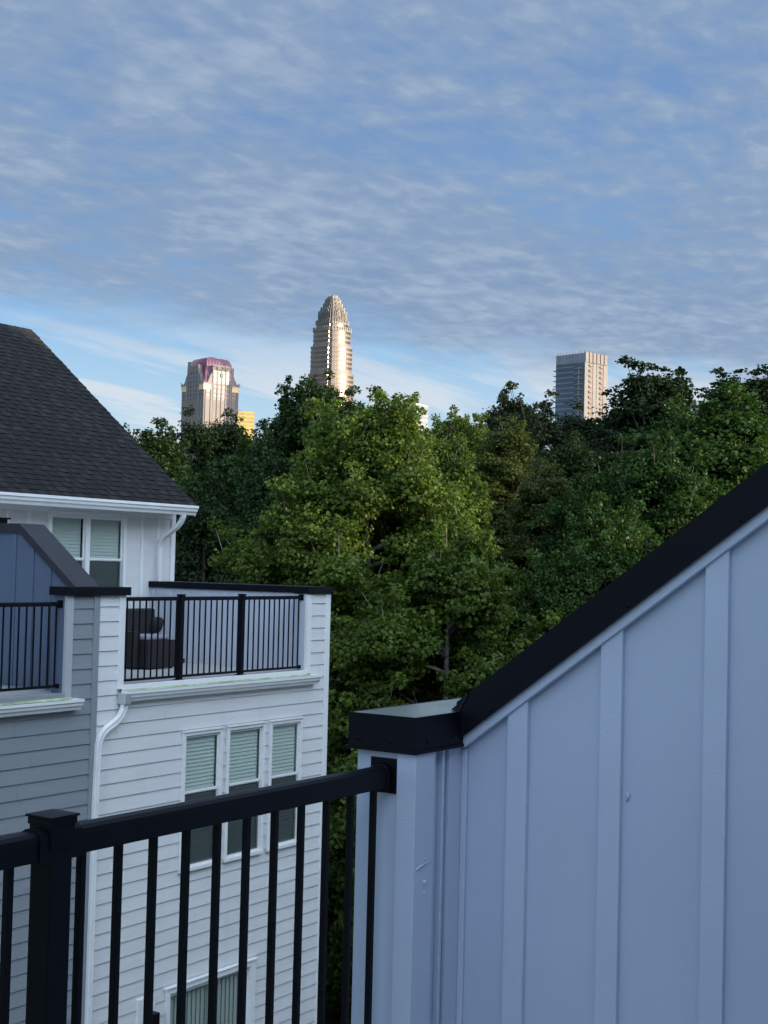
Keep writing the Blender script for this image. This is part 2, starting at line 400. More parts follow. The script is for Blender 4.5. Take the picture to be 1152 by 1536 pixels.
# ------------------------------------------------------------------ board-and-batten wall lying in plane X = const, top follows a polyline
def batten_wall(host, X, side, y0, y1, zb, top, ybat, m_panel, m_batten, bw=.068, bd=.018, name='panel'):
    """side=-1: the face looks towards -X. top(y)->z"""
    ys = sorted({y0, y1, *[y for y in top[1] if y0 < y < y1]})
    f = top[0]
    mb = MB()
    for a, b in zip(ys, ys[1:]):
        t = -side*.025
        vs = [(X, a, zb), (X, b, zb), (X, b, f(b)), (X, a, f(a)), (X+t, a, zb), (X+t, b, zb), (X+t, b, f(b)), (X+t, a, f(a))]
        mb.add(vs, [(0, 1, 2, 3), (4, 7, 6, 5), (3, 2, 6, 7), (0, 3, 7, 4), (1, 5, 6, 2)])
    mb.build(name, m_panel, host)
    for y in ybat:
        a, b = y-bw/2, y+bw/2; X1 = X+side*bd; X0 = X-side*.002
        za, zb_ = f(a)-.03, f(b)-.03
        vs = [(X0, a, zb), (X0, b, zb), (X0, b, zb_), (X0, a, za), (X1, a, zb), (X1, b, zb), (X1, b, zb_), (X1, a, za)]
        MB().add(vs, [(0, 1, 2, 3), (4, 7, 6, 5), (3, 2, 6, 7), (0, 3, 7, 4), (1, 5, 6, 2), (0, 4, 5, 1)]).build('batten', m_batten, host, bevel=.002)

def coping_run(mb, X0, X1, ys, f, h=.09, skin=.004):
    """metal cap over a wall that runs along Y; f(y)=z of its upper face; fascias hang h below"""
    for a, b in zip(ys, ys[1:]):
        za, zb = f(a), f(b)
        for (p0, p1, q0, q1) in ((X0, X1, -.006, 0), (X0, X0+skin, -h, -.006), (X1-skin, X1, -h, -.006)):
            vs = [(p0, a, za+q0), (p1, a, za+q0), (p1, b, zb+q0), (p0, b, zb+q0), (p0, a, za+q1), (p1, a, za+q1), (p1, b, zb+q1), (p0, b, zb+q1)]
            mb.add(vs, [(0, 3, 2, 1), (4, 5, 6, 7), (0, 1, 5, 4), (1, 2, 6, 5), (2, 3, 7, 6), (3, 0, 4, 7)])

# ------------------------------------------------------------------ railing running along X
def railing(label, group, Y, x0, x1, ztop, zbot, posts, bals, rw=.050, rh=.057, bw=.016, pw=.058, zdeck=-1.55, flanges=(), near=False, loc=None):
    t = thing('balcony_railing', loc or (x0, Y, zdeck), label, 'railing', group)
    h = rw/2
    prof = [(-h, -rh), (-h, -.02), (-h*.92, -.008), (-h*.6, -.001), (0, .001), (h*.6, -.001), (h*.92, -.008), (h, -.02), (h, -rh), (h-.008, -rh), (h-.008, -rh+.006), (-h+.008, -rh+.006), (-h+.008, -rh)]
    segs = []; xs = [x0]+[v for p in posts for v in (p-pw/2, p+pw/2)]+[x1]
    for a, b in zip(xs[::2], xs[1::2]):
        MB().prism(prof, lambda p, q, s: (s, Y+p, ztop+q), a, b).build('top_rail', rail_paint, t, smooth=False)
        MB().box(a, b, Y-.018, Y+.018, zbot-.03, zbot).build('bottom_rail', rail_paint, t, bevel=.003)
    for x in bals:
        MB().box(x-bw/2, x+bw/2, Y-bw/2, Y+bw/2, zbot-.004, ztop-rh+.008).build('baluster', rail_paint, t, bevel=.0015 if near else 0)
    for x in posts:
        p = MB().box(x-pw/2, x+pw/2, Y-pw/2, Y+pw/2, zdeck+.01, ztop+.012).build('post', rail_paint, t, bevel=.003)
        c = pw/2+.006; zt = ztop+.010
        cap = MB(); cap.box(x-c, x+c, Y-c, Y+c, zt, zt+.016)
        c2 = c+.004; zc = zt+.016
        cap.add([(x-c2, Y-c2, zc), (x+c2, Y-c2, zc), (x+c2, Y+c2, zc), (x-c2, Y+c2, zc), (x-c2, Y-c2, zc+.005), (x+c2, Y-c2, zc+.005), (x+c2, Y+c2, zc+.005), (x-c2, Y+c2, zc+.005), (x, Y, zc+.009)],
                [(0, 3, 2, 1), (0, 1, 5, 4), (1, 2, 6, 5), (2, 3, 7, 6), (3, 0, 4, 7), (4, 5, 8), (5, 6, 8), (6, 7, 8), (7, 4, 8)])
        cap.box(x-c+.003, x+c-.003, Y-c+.003, Y+c-.003, zt-.05, zt)
        cap.build('post_cap', rail_paint, p, bevel=.0015 if near else 0)
        bp = MB().box(x-.055, x+.055, Y-.055, Y+.055, zdeck, zdeck+.012)
        bp.build('base_plate', rail_paint, p, bevel=.003)
        # rail brackets either side of the post
        for sgn in (-1, 1):
            a = x+sgn*pw/2; b = a+sgn*.030; hh = h+.004
            br = MB(); pr = [(-hh, -rh-.004), (-hh, -.018), (-hh*.9, -.003), (-hh*.55, .004), (0, .006), (hh*.55, .004), (hh*.9, -.003), (hh, -.018), (hh, -rh-.004)]
            br.prism(pr, lambda p_, q, s: (s, Y+p_, ztop+q), min(a, b), max(a, b)); br.build('rail_bracket', rail_paint, p)
    for x, sgn in flanges:
        fb = MB(); fb.box(min(x, x+sgn*.008), max(x, x+sgn*.008), Y-.046, Y+.046, ztop-rh-.018, ztop+.022)
        hh = h+.005; pr = [(-hh, -rh-.005), (-hh, -.018), (-hh*.9, -.002), (-hh*.55, .005), (0, .007), (hh*.55, .005), (hh*.9, -.002), (hh, -.018), (hh, -rh-.005)]
        fb.prism(pr, lambda p_, q, s: (s, Y+p_, ztop+q), min(x, x+sgn*.032), max(x, x+sgn*.032))
        fb.build('wall_flange', rail_paint, t, bevel=.002)
        MB().box(min(x, x+sgn*.03), max(x, x+sgn*.03), Y-.026, Y+.026, zbot-.038, zbot+.012).build('wall_flange', rail_paint, t, bevel=.002)
    return t

# ================================================================== MY TERRACE
SLOPE = .75
NX = 3.73            # face of the divider wall
def near_top(y):     # underside line of the coping on the divider wall
    if y >= 2.17: return -.52
    return min(-.52+(2.17-y)*SLOPE, .36)
wallN = thing('divider_wall', (3.95, 2.2, -1.66), 'pale blue board and batten divider wall with sloping black metal coping, close on the right', 'wall')
DZ = -1.66
batten_wall(wallN, NX, -1, -.70, 2.176, DZ, (near_top, [2.17, .997]), [1.972, 1.677, 1.372, 1.02, .66, .30, -.06, -.42], near_paint, near_trim, bw=.066, bd=.020, name='wall_panel')
# far side of the wall and its core
mb = MB()
for a, b in ((-.70, .997), (.997, 2.15)):
    ta, tb = near_top(a)-.002, near_top(b)-.002
    vs = [(NX+.026, a, DZ), (4.13, a, DZ), (4.13, b, DZ), (NX+.026, b, DZ), (NX+.026, a, ta), (4.13, a, ta), (4.13, b, tb), (NX+.026, b, tb)]
    mb.add(vs, [(0, 3, 2, 1), (4, 5, 6, 7), (0, 1, 5, 4), (1, 2, 6, 5), (2, 3, 7, 6), (3, 0, 4, 7)])
mb.build('wall_core', near_paint, wallN)
# sloping trim strip under the coping
mb = MB()
for a, b in ((-.70, .995), (.995, 2.150)):
    za, zb = near_top(a), near_top(b)
    X0, X1 = NX-.030, NX-.002
    vs = [(X0, a, za-.038), (X1, a, za-.038), (X1, b, zb-.038), (X0, b, zb-.038), (X0, a, za), (X1, a, za), (X1, b, zb), (X0, b, zb)]
    mb.add(vs, [(0, 3, 2, 1), (4, 5, 6, 7), (0, 1, 5, 4), (1, 2, 6, 5), (2, 3, 7, 6), (3, 0, 4, 7)])
mb.build('trim_board', near_trim, wallN, bevel=.003)
# front return: end face towards the railing, back face towards the house
PX = 3.452
mb = MB(); mb.box(PX, 4.41, 2.176, 2.36, DZ-9, -.53); mb.build('return_wall', near_paint, wallN, bevel=.003)
mb = MB(); mb.prism([(PX-.012, 2.150), (PX+.095, 2.150), (PX+.095, 2.175), (PX-.001, 2.175), (PX-.001, 2.215), (PX-.012, 2.215)], lambda p, q, t: (p, q, t), DZ, -.531)
mb.build('corner_board', near_trim, wallN, bevel=.003)
mb = MB(); mb.box(PX+.150, PX+.162, 2.158, 2.176, DZ, -.531); mb.box(PX+.195, NX-.001, 2.163, 2.1755, DZ, -.532); mb.build('corner_batten', near_trim, wallN, bevel=.002)
MB().box(NX-.012, NX-.001, 2.144, 2.1625, DZ, -.545).build('batten', near_trim, wallN, bevel=.002)
# coping
cp = MB()
CX0, CX1 = NX-.045, 4.17
f_up = lambda y: min(-.405+(2.165-y)*SLOPE, .475)
yb = 2.165-(.475+.405)/SLOPE
coping_run(cp, CX0, CX1, [2.165, yb, -.70], f_up, h=.117, skin=.004)
cp.build('sloping_coping', coping_metal, wallN)
cp = MB(); zt = -.433; x0, x1, y0, y1 = PX-.018, 4.43, 2.150, 2.382
cp.box(x0+.004, x1-.004, y0+.004, y1-.004, zt-.006, zt, mi=1)
for (a, b, c, d) in ((x0, x1, y0, y0+.004), (x0, x1, y1-.004, y1), (x0, x0+.004, y0+.004, y1-.004), (x1-.004, x1, y0+.004, y1-.004)):
    cp.box(a, b, c, d, zt-.098, zt+.001)
# kicked-out drip edge
for (a, b, c, d) in ((x0-.006, x0, y0-.006, y1+.006), (x0, x1, y0-.006, y0), (x0, x1, y1, y1+.006)):
    cp.box(a, b, c, d, zt-.104, zt-.095)
cap_o = cp.build('flat_coping', [coping_metal, coping_top_sheen], wallN)
for (x, y, z, ax) in ((x0, 2.345, -.505, 0), (x0, 2.235, -.505, 0), (PX+.05, y0, -.505, 1), (PX+.19, y0, -.500, 1)):
    mb = MB(); p = Vector((x, y, z)); d = Vector((-1, 0, 0)) if ax == 0 else Vector((0, -1, 0))
    mb.tube([p, p+d*.003, p+d*.0045], [.0055, .0055, .003], 10); mb.build('screw', coping_metal, cap_o, smooth=False)
for yy in (2.05, 1.86, 1.62, 1.30):
    z = f_up(yy)-.10; p = Vector((CX0, yy, z)); mb = MB(); mb.tube([p, p+Vector((-.003, 0, 0)), p+Vector((-.0045, 0, 0))], [.0055, .0055, .003], 10); mb.build('screw', coping_metal, wallN)
# flashing tongue where slope meets the flat cap
mb = MB(); mb.add([(CX0-.004, 2.153, -.4325), (CX0+.01, 2.19, -.4310), (CX0+.10, 2.185, -.4310), (CX0+.10, 2.12, -.375), (CX0-.004, 2.12, -.375)], [(0, 4, 3, 2, 1)])
mb.build('flashing', coping_metal, wallN)
# dried paint and caulk blobs
rng = random.Random(8)
mb = MB()
for (y, z, s) in ((2.166, -.905, .006), (2.163, -.936, .0035), (2.167, -.84, .003)):
    mb.tube([(PX+.045, 2.151, z+s), (PX+.046, 2.147, z), (PX+.045, 2.151, z-s*1.4)], [s*.5, s, s*.3], 8)
mb.tube([(PX-.002, 2.150, -.865), (PX+.02, 2.148, -.857), (PX+.05, 2.148, -.852), (PX+.085, 2.150, -.850)], [.002, .0025, .0022, .001], 6)
mb.tube([(NX-.004, 1.628, -.62), (NX-.006, 1.624, -.63), (NX-.004, 1.63, -.645)], [.002, .004, .002], 8)
mb.build('caulk', near_trim, wallN, smooth=True)

YR = 2.262
bal0 = 3.452-.058
bals = [bal0-.1143*i for i in range(0, 11)]
bals_all = bals+[2.262-.1143*2+.012-.1143*i for i in range(12)]
railing('near black metal balcony railing with wide top rail, beside the pale blue wall', 'black balcony railings', YR, .1, 3.452, -.578, -1.50,
        [2.163], bals_all, rw=.052, rh=.060, bw=.0165, pw=.062, zdeck=DZ, flanges=[(3.452, -1)], near=True)

# my own row of houses behind the camera: deck, house body, roof
own = thing('townhouse_row', (0, -5, GZ), 'row of pitched-roof townhouses that the terrace belongs to, unseen, its roofs shaped to cast shade', 'house')
mb = MB(); mb.box(-14, 28, -11.2, -.70, GZ, 1.9); mb.box(28.01, 52, -11.2, -.70, GZ, .87); mb.build('house_body', white_siding, own)
mb = MB(); mb.box(-14, 52, -.699, 2.20, GZ, DZ-.26); mb.build('lower_storeys', white_siding, own)
mb = MB(); mb.box(-14, 52, -.698, 2.34, DZ-.25, DZ); mb.build('deck', deck_mat, own)
for xa, xb, ze, zr in ((-14, 28, 1.9, 8.6), (28, 52, .87, 4.0)):  # unseen roofs: ridge heights and row ends shaped for the shade they cast
    mb = MB()
    for s_ in (1, -1):
        mb.add([(xa-.3, -5.95, zr), (xb+.3, -5.95, zr), (xb+.3, -5.95+s_*5.7, ze), (xa-.3, -5.95+s_*5.7, ze), (xa-.3, -5.95, zr-.2), (xb+.3, -5.95, zr-.2), (xb+.3, -5.95+s_*5.7, ze-.2), (xa-.3, -5.95+s_*5.7, ze-.2)],
               [(0, 1, 2, 3), (4, 7, 6, 5), (2, 1, 5, 6), (0, 3, 7, 4), (3, 2, 6, 7)])
    mb.build('roof', shingle, own)
    for xe in (xa, xb-.1):
        MB().add([(xe, -.75, ze), (xe, -11.15, ze), (xe, -5.95, zr-.2), (xe+.1, -.75, ze), (xe+.1, -11.15, ze), (xe+.1, -5.95, zr-.2)], [(0, 1, 2), (3, 5, 4), (0, 2, 5, 3), (1, 4, 5, 2)]).build('gable_wall', white_siding, own)

# ================================================================== WHITE TOWNHOUSE ACROSS THE LANE
YF = 12.3; XL, XR = 12.36, 17.16; XI = 16.59; XJ = 12.84
FD = -1.56           # deck level there
YH = 15.37
wt = thing('white_townhouse', (14.8, 15.5, GZ), 'white lap-sided townhouse with roof terrace and dark shingle roof, its corner against the trees', 'house')
holes = [(13.955, 14.75, -4.03, -2.225), (14.84, 15.66, -4.03, -2.225), (15.765, 16.52, -4.03, -2.225), (13.78, 15.58, -8.2, -5.465)]
lap_siding(12.40, 17.05, GZ, -1.655, YF, holes, phase=-1.66).build('siding', white_siding, wt)
lap_siding(12.408, 12.735, -1.655, -.455, YF, (), phase=-1.66).build('siding', white_siding, wt)
lap_siding(16.70, 17.05, -1.655, -.455, YF, (), phase=-1.66).build('siding', white_siding, wt)
mb = MB()      # solid behind the boards (with side faces)
mb.box(XL+.002, XR-.012, YF+.19, 21.9, GZ, -1.80); mb.box(XL+.002, XJ-.01, YF+.031, YF+.24, -1.79, -.46); mb.box(XI+.01, XR-.012, YF+.031, YF+.24, -1.79, -.46)
mb.box(XI+.01, XR-.012, YF+.24, YH, -1.79, -.44); mb.box(XL+.002, XR-.012, YF+.031, YF+.19, GZ, -8.3); mb.box(XL+.002, 13.6, YF+.031, YF+.19, -8.3, -1.80)
mb.box(16.6, XR-.012, YF+.031, YF+.19, -8.3, -1.80)
mb.build('wall_core', white_trim, wt)
MB().box(17.045, XR, YF-.022, YF+.10, GZ, -.452).build('corner_board', white_trim, wt, bevel=.004)
MB().box(XI, XI+.105, YF-.022, YF+.03, -1.60, -.452).build('trim_board', white_trim, wt, bevel=.004)
MB().box(XJ-.105, XJ, YF-.022, YF+.03, -1.60, -.452).build('trim_board', white_trim, wt, bevel=.004)
MB().box(XI-.002, XI+.009, YF+.03, YF+.25, -1.60, -.452).build('trim_board', pale_panel, wt)
for h in holes[:3]: window(wt, h[0]+.002, h[1]-.002, h[2]+.002, h[3]-.002, YF, trim=.05, meet=-3.02)
# small head flashing over each window
mb = MB()
for h in holes[:3]: mb.box(h[0]-.008, h[1]+.008, YF-.062, YF, h[3]-.004, h[3]+.012)
mb.build('head_flashing', white_metal, wt)
# sliding door with vertical blinds
h = holes[3]
fb = MB(); a, b, c, d = h
fb.box(a, b, YF-.05, YF+.02, d-.07, d); fb.box(a, a+.06, YF-.05, YF+.02, c, d-.07); fb.box(b-.12, b, YF-.05, YF+.02, c, d-.07)
for (p, q, yy) in ((a+.06, 14.72, YF-.01), (14.66, b-.12, YF+.012)):
    fb.box(p, q, yy, yy+.02, d-.12, d-.07); fb.box(p, p+.05, yy, yy+.02, c, d-.12); fb.box(q-.05, q, yy, yy+.02, c, d-.12); fb.box(p, q, yy, yy+.02, c, c+.08)
dr = fb.build('sliding_door', white_trim, wt, bevel=.004)
MB().box(a-.03, b+.03, YF-.066, YF, d+.004, d+.018).build('head_flashing', white_metal, dr)
sheet(a+.10, 14.68, YF-.002, c+.07, d-.11).build('pane', glass, dr, recalc=False)
sheet(14.70, b-.16, YF+.020, c+.07, d-.11).build('pane', glass, dr, recalc=False)
mb = MB(); x = a+.08
while x < b-.20:
    mb.add([(x, YF+.050, c+.05), (x+.098, YF+.068, c+.05), (x+.098, YF+.068, d-.09), (x, YF+.050, d-.09)], [(0, 1, 2, 3)]); x += .086
mb.build('vertical_blind', curtain_mat, dr)
MB().box(a-.02, b+.02, YF+.17, YF+.185, c, d).build('backing', room_dark, dr)
# wall lamp beside the door
lp = thing('wall_lamp', (13.44, YF-.03, -5.7), 'small black wall lamp on a white block beside the sliding door', 'lamp')
MB().box(13.25, 13.56, YF-.045, YF-.004, -6.0, -5.47).build('mounting_block', white_trim, lp, bevel=.005)
MB().box(13.40, 13.53, YF-.16, YF-.046, -5.90, -5.66).build('lamp_body', rail_paint, lp, bevel=.008)
MB().box(13.42, 13.51, YF-.145, YF-.06, -5.925, -5.902).build('lamp_lens', mat('lens', (.5, .5, .46), .3), lp)
# terrace edge
MB().box(XJ-.002, XI+.002, YF+.002, YH, -1.78, FD).build('deck', deck_mat, wt)
MB().box(XJ-.01, XI+.01, YF-.028, YF+.001, -1.70, FD+.012).build('fascia', white_trim, wt, bevel=.003)
mb = MB(); mb.add([(XJ-.01, YF-.050, -1.628), (XI+.1, YF-.050, -1.628), (XI+.1, YF-.026, -1.606), (XJ-.01, YF-.026, -1.606)], [(0, 1, 2, 3)]); mb.build('drip_edge', moss_edge, wt)
gutter(wt, XJ-.03, 16.80, YF-.014, -1.632)
downspout(wt, [(12.80, YF-.085, -1.66), (12.80, YF-.085, -1.76)]+bend((12.80, YF-.085, -1.80), (12.78, YF-.08, -1.93), (12.66, YF-.06, -2.0))+bend((12.55, YF-.05, -2.06), (12.44, YF-.045, -2.12), (12.42, YF-.04, -2.26))+[(12.40, YF-.04, -3), (12.39, YF-.04, GZ+.2)], w=.085, d=.06)
MB().box(12.745, 12.855, YF-.145, YF-.012, -1.78, -1.64).build('outlet_box', galv, wt, bevel=.01)
# low side wall on the right of the terrace
batten_wall(wt, XI, -1, YF+.25, YH, FD, (lambda y: -.45, []), [12.75+.36*i for i in range(8)], pale_panel, pale_panel, bw=.064, bd=.018, name='wall_panel')
cp = MB(); coping_run(cp, XI-.03, XR+.03, [YF-.05, YH], lambda y: -.345, h=.095)
cp.box(XI-.03, XR+.03, YF-.056, YF-.050, -.44, -.345); cp.build('coping', coping_metal, wt)
# house wall
H = [(14.40, 16.0, -.95, .672)]
mb = MB()
for (a, b, c, d) in ((12.55, 14.40, FD, .745), (16.0, XR-.02, FD, .745), (14.40, 16.0, .672, .745), (14.40, 16.0, FD, -.95)): mb.box(a, b, YH, YH+.03, c, d)
mb.build('wall_panel', white_siding, wt)
mb = MB(); mb.box(12.55, 14.2, YH+.05, 21.9, -1.79, .80); mb.box(16.2, XR-.02, YH+.031, 21.9, -1.79, .80); mb.box(14.2, 16.2, YH+.22, 21.9, -1.79, .8); mb.build('wall_core', white_trim, wt)
for x in (12.9, 13.28, 13.66, 14.04, 16.375, 16.735): MB().box(x-.03, x+.03, YH-.018, YH, FD, .648).build('batten', white_trim, wt)
MB().box(12.55, XR-.11, YH-.022, YH, .650, .742).build('frieze', white_trim, wt)
MB().box(XR-.13, XR-.03, YH-.024, YH+.1, FD, .742).build('corner_board', white_trim, wt, bevel=.004)
window(wt, 14.402, 15.998, -.948, .670, YH, trim=.06, meet=-.03, mull=15.185)
# eave
MB().box(12.5, 17.08, 14.99, YH+.02, .743, .765).build('soffit', white_trim, wt)
MB().box(12.5, 17.07, 14.975, 14.993, .72, .875).build('fascia', white_trim, wt)
gutter(wt, 12.4, 17.06, 14.973, .842, sc=1.15)
downspout(wt, [(16.80, 14.90, .71), (16.80, 14.91, .66)]+bend((16.80, 14.93, .62), (16.79, 14.98, .52), (16.77, 15.10, .45))+bend((16.76, 15.20, .38), (16.74, 15.29, .32), (16.74, 15.315, .20))+[(16.74, 15.315, -.2), (16.74, 15.315, FD+.08)], w=.085, d=.06)
rb, RP, RL = shingle_roof(12.3, 17.12, 14.94, .868, 18.80, 3.93, seed=3)
roof = rb.build('roof', shingle, wt)
mb = MB()
mb.add([RP(12.3, 0, 0), RP(17.09, 0, 0), RP(17.09, RL, 0), RP(12.3, RL, 0), (12.3, 22.9, .868), (17.09, 22.9, .868), (12.3, 18.80, .868), (17.09, 18.80, .868)],
       [(0, 1, 2, 3), (3, 2, 5, 4)]); mb.build('roof_deck', shingle, roof)
mb = MB(); mb.add([(17.08, 15.2, .75), (17.08, 22.6, .75), (17.08, 18.80, 3.83), (17.04, 15.2, .75), (17.04, 22.6, .75), (17.04, 18.80, 3.83)], [(0, 1, 2), (3, 5, 4), (0, 3, 4, 1)]); mb.build('gable_wall', white_siding, wt)
mb = MB()
p0, p1 = RP(17.09, -.02, -.005), RP(17.09, RL, -.005)
mb.add([p0, p1, (17.09, p1[1], p1[2]-.16), (17.09, p0[1], p0[2]-.16), (17.11, p0[1], p0[2]), (17.11, p1[1], p1[2]), (17.11, p1[1], p1[2]-.16), (17.11, p0[1], p0[2]-.16)],
       [(0, 1, 2, 3), (4, 7, 6, 5), (0, 4, 5, 1), (3, 2, 6, 7), (0, 3, 7, 4)]); mb.build('rake_board', white_trim, roof)
mb = MB()
for i in range(24):
    x = 12.29+i*.2
    mb.add([(x, 18.66, 3.835), (x+.21, 18.66, 3.83), (x+.21, 18.80, 3.95), (x, 18.80, 3.955), (x+.21, 18.94, 3.83), (x, 18.94, 3.835)], [(0, 1, 2, 3), (3, 2, 4, 5)], 0, .3+.2*(i % 2))
mb.build('ridge_cap', shingle, roof)

bx = [16.59-.058-.1143*i for i in range(33)]
bx = [x for x in bx if x > XJ+.03 and all(abs(x-p) > .05 for p in (13.985, 15.235))]
railing('black metal railing across the white terrace, in front of the wicker furniture', 'black balcony railings', YF+.10, XJ, XI, -.478, -1.495, [13.985, 15.235], bx, rw=.045, rh=.05, bw=.016, pw=.068, zdeck=FD, flanges=[(XI-.003, -1), (XJ+.001, 1)])

# ================================================================== GREY TOWNHOUSE
gt = thing('grey_townhouse', (9, 15, GZ), 'grey lap-sided townhouse with steep blue divider wall, at the left edge', 'house')
GX = 11.865
lap_siding(4.5, 12.305, GZ, -1.70, YF, (), phase=-1.68).build('siding', grey_siding, gt)
lap_siding(11.975, 12.305, -1.70, -.465, YF, (), phase=-1.68).build('siding', grey_siding, gt)
mb = MB(); mb.box(4.5, XL-.002, YF+.031, 21.9, GZ, -1.80); mb.box(GX+.012, XL-.002, YF+.031, YF+.20, -1.79, -.46); mb.build('wall_core', grey_trim, gt)
MB().box(12.305, 12.40, YF-.024, YF+.03, GZ, -.452).build('corner_board', grey_trim, gt, bevel=.004)
MB().box(GX, GX+.105, YF-.022, YF+.03, -1.66, -.452).build('trim_board', mat('pale_grey_trim', (.42, .43, .45), .55), gt, bevel=.004)
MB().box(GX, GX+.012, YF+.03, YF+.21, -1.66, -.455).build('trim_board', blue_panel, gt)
MB().box(4.5, GX, YF+.002, YH, -1.79, -1.60).build('deck', deck_mat, gt)
MB().box(4.5, GX-.001, YF-.028, YF+.001, -1.72, -1.588).build('fascia', grey_trim, gt, bevel=.003)
mb = MB(); mb.add([(4.5, YF-.050, -1.668), (GX+.1, YF-.050, -1.668), (GX+.1, YF-.026, -1.640), (4.5, YF-.026, -1.640)], [(0, 1, 2, 3)]); mb.build('drip_edge', moss_edge, gt)
gutter(gt, 4.5, 12.06, YF-.014, -1.672)
# divider wall with sloping coping
ftop = lambda y: -.46 if y >= 12.42 else -.46
def dtop(y): return min(-.46+max(0, (12.44+.05-y))*0-.0+max(0, y-12.44)*SLOPE, .30)
ybrk = 12.44+.76/SLOPE
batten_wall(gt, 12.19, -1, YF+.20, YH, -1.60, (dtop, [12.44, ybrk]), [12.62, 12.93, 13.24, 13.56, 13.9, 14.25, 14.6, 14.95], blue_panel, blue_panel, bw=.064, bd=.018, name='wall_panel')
mb = MB()
for a, b in ((YF+.2, 12.44), (12.44, ybrk), (ybrk, YH+.3)):
    ta, tb = dtop(a)-.003, dtop(b)-.003
    vs = [(12.216, a, -1.79), (12.53, a, -1.79), (12.53, b, -1.79), (12.216, b, -1.79), (12.216, a, ta), (12.53, a, ta), (12.53, b, tb), (12.216, b, tb)]
    mb.add(vs, [(0, 3, 2, 1), (4, 5, 6, 7), (0, 1, 5, 4), (1, 2, 6, 5), (2, 3, 7, 6), (3, 0, 4, 7)])
mb.build('divider_core', pale_panel, gt)
cp = MB(); coping_run(cp, 12.155, 12.56, [12.46, 12.46+.752/SLOPE, YH], lambda y: min(-.35+(y-12.46)*SLOPE, .402), h=.115, skin=.006); cp.build('sloping_coping', mat('coping_far', (.030, .029, .036), .45, var=.15, spec=.4), gt)
cp = MB(); x0, x1, y0, y1, zt = 11.815, 12.885, YF-.06, YF+.24, -.352
cp.box(x0+.004, x1-.004, y0+.004, y1-.004, zt-.006, zt)
for (a, b, c, d) in ((x0, x1, y0, y0+.004), (x0, x1, y1-.004, y1), (x0, x0+.004, y0+.004, y1-.004), (x1-.004, x1, y0+.004, y1-.004)): cp.box(a, b, c, d, zt-.1, zt+.001)
cp.build('flat_coping', coping_metal, gt)
MB().box(4.5, 12.18, YH, 21.9, -1.60, .80).build('upper_wall', grey_siding, gt)
vt = MB(); vt.box(12.30, 12.44, 14.0, 14.16, .402, .46); vt.box(12.27, 12.47, 13.97, 14.19, .46, .482); vt.build('roof_vent', rail_paint, gt)
rb, RP2, RL2 = shingle_roof(4.3, 12.29, 14.94, .868, 18.92, 4.03, seed=5, fine=False)
rg = rb.build('roof', shingle, gt)
mb = MB(); mb.add([RP2(4.3, RL2, 0), RP2(12.29, RL2, 0), (12.29, 22.9, .868), (4.3, 22.9, .868)], [(0, 1, 2, 3)]); mb.build('roof_deck', shingle, rg)
bx = [GX-.058-.1143*i for i in range(40)]
bx = [x for x in bx if all(abs(x-p) > .05 for p in (10.6, 9.35, 8.1))]
railing('black metal railing of the grey townhouse in front of the blue divider wall', 'black balcony railings', YF+.10, 7.0, GX, -.53, -1.50, [10.6, 9.35, 8.1], bx, rw=.045, rh=.05, bw=.016, pw=.068, zdeck=-1.60, flanges=[(GX-.001, -1)])

# ================================================================== TERRACE FURNITURE
def rounded(mb, x0, x1, y0, y1, z0, z1): return mb.box(x0, x1, y0, y1, z0, z1)
sofa = thing('wicker_sofa', (15.3, 14.7, FD), 'dark wicker sofa with tall back against the white house wall', 'sofa')
MB().box(14.55, 16.34, 15.00, 15.13, FD+.06, -.755).build('backrest', wicker, sofa, bevel=.03)
MB().box(14.55, 15.75, 14.55, 14.99, FD+.08, FD+.33).build('seat', wicker, sofa, bevel=.02)
for a in (14.42,): MB().box(a, a+.13, 14.33, 14.99, FD+.06, FD+.60).build('armrest', wicker, sofa, bevel=.025)
for a in (14.58, 16.28):
    for y in (14.37, 15.08): MB().box(a, a+.05, y, y+.05, FD, FD+.07).build('leg', rubber, sofa)
cs = MB().box(14.57, 15.70, 14.56, 14.98, FD+.335, FD+.46).build('seat_cushion', pillow_black, sofa, bevel=.04)
ch = thing('wicker_chair', (15.3, 14.1, FD), 'low boxy dark wicker seat with a light grey cushion, behind the railing', 'chair')
MB().box(14.90, 15.46, 13.80, 14.27, FD+.02, FD+.41).build('seat', wicker, ch, bevel=.006)
MB().box(14.905, 15.36, 13.83, 14.25, FD+.413, FD+.48).build('seat_cushion', cushion_grey, ch, bevel=.022)
MB().box(14.78, 14.885, 13.95, 14.30, FD+.02, FD+.53).build('armrest', wicker, ch, bevel=.008)
for a in (14.92, 15.40):
    for y in (13.82, 14.20): MB().box(a, a+.04, y, y+.04, FD, FD+.03).build('foot', rubber, ch)
mb = MB(); nu, nv = 16, 12; vs = []
for i in range(nu+1):
    for j in range(nv):
        u = -1+2*i/nu; th = 2*PI*j/nv; w = max(0, 1-abs(u)**3)**.5
        vs.append((15.43+.135*u, 14.15+.055*w*math.cos(th)-.02*math.sin(th), FD+.485+.12+.12*math.sin(th)*w**.6))
mb.add(vs, [(i*nv+j, i*nv+(j+1) % nv, (i+1)*nv+(j+1) % nv, (i+1)*nv+j) for i in range(nu) for j in range(nv)])
pl = mb.build('pillow', pillow_black, smooth=True); tag(pl, 'small black pillow propped on the light grey seat cushion', 'pillow')

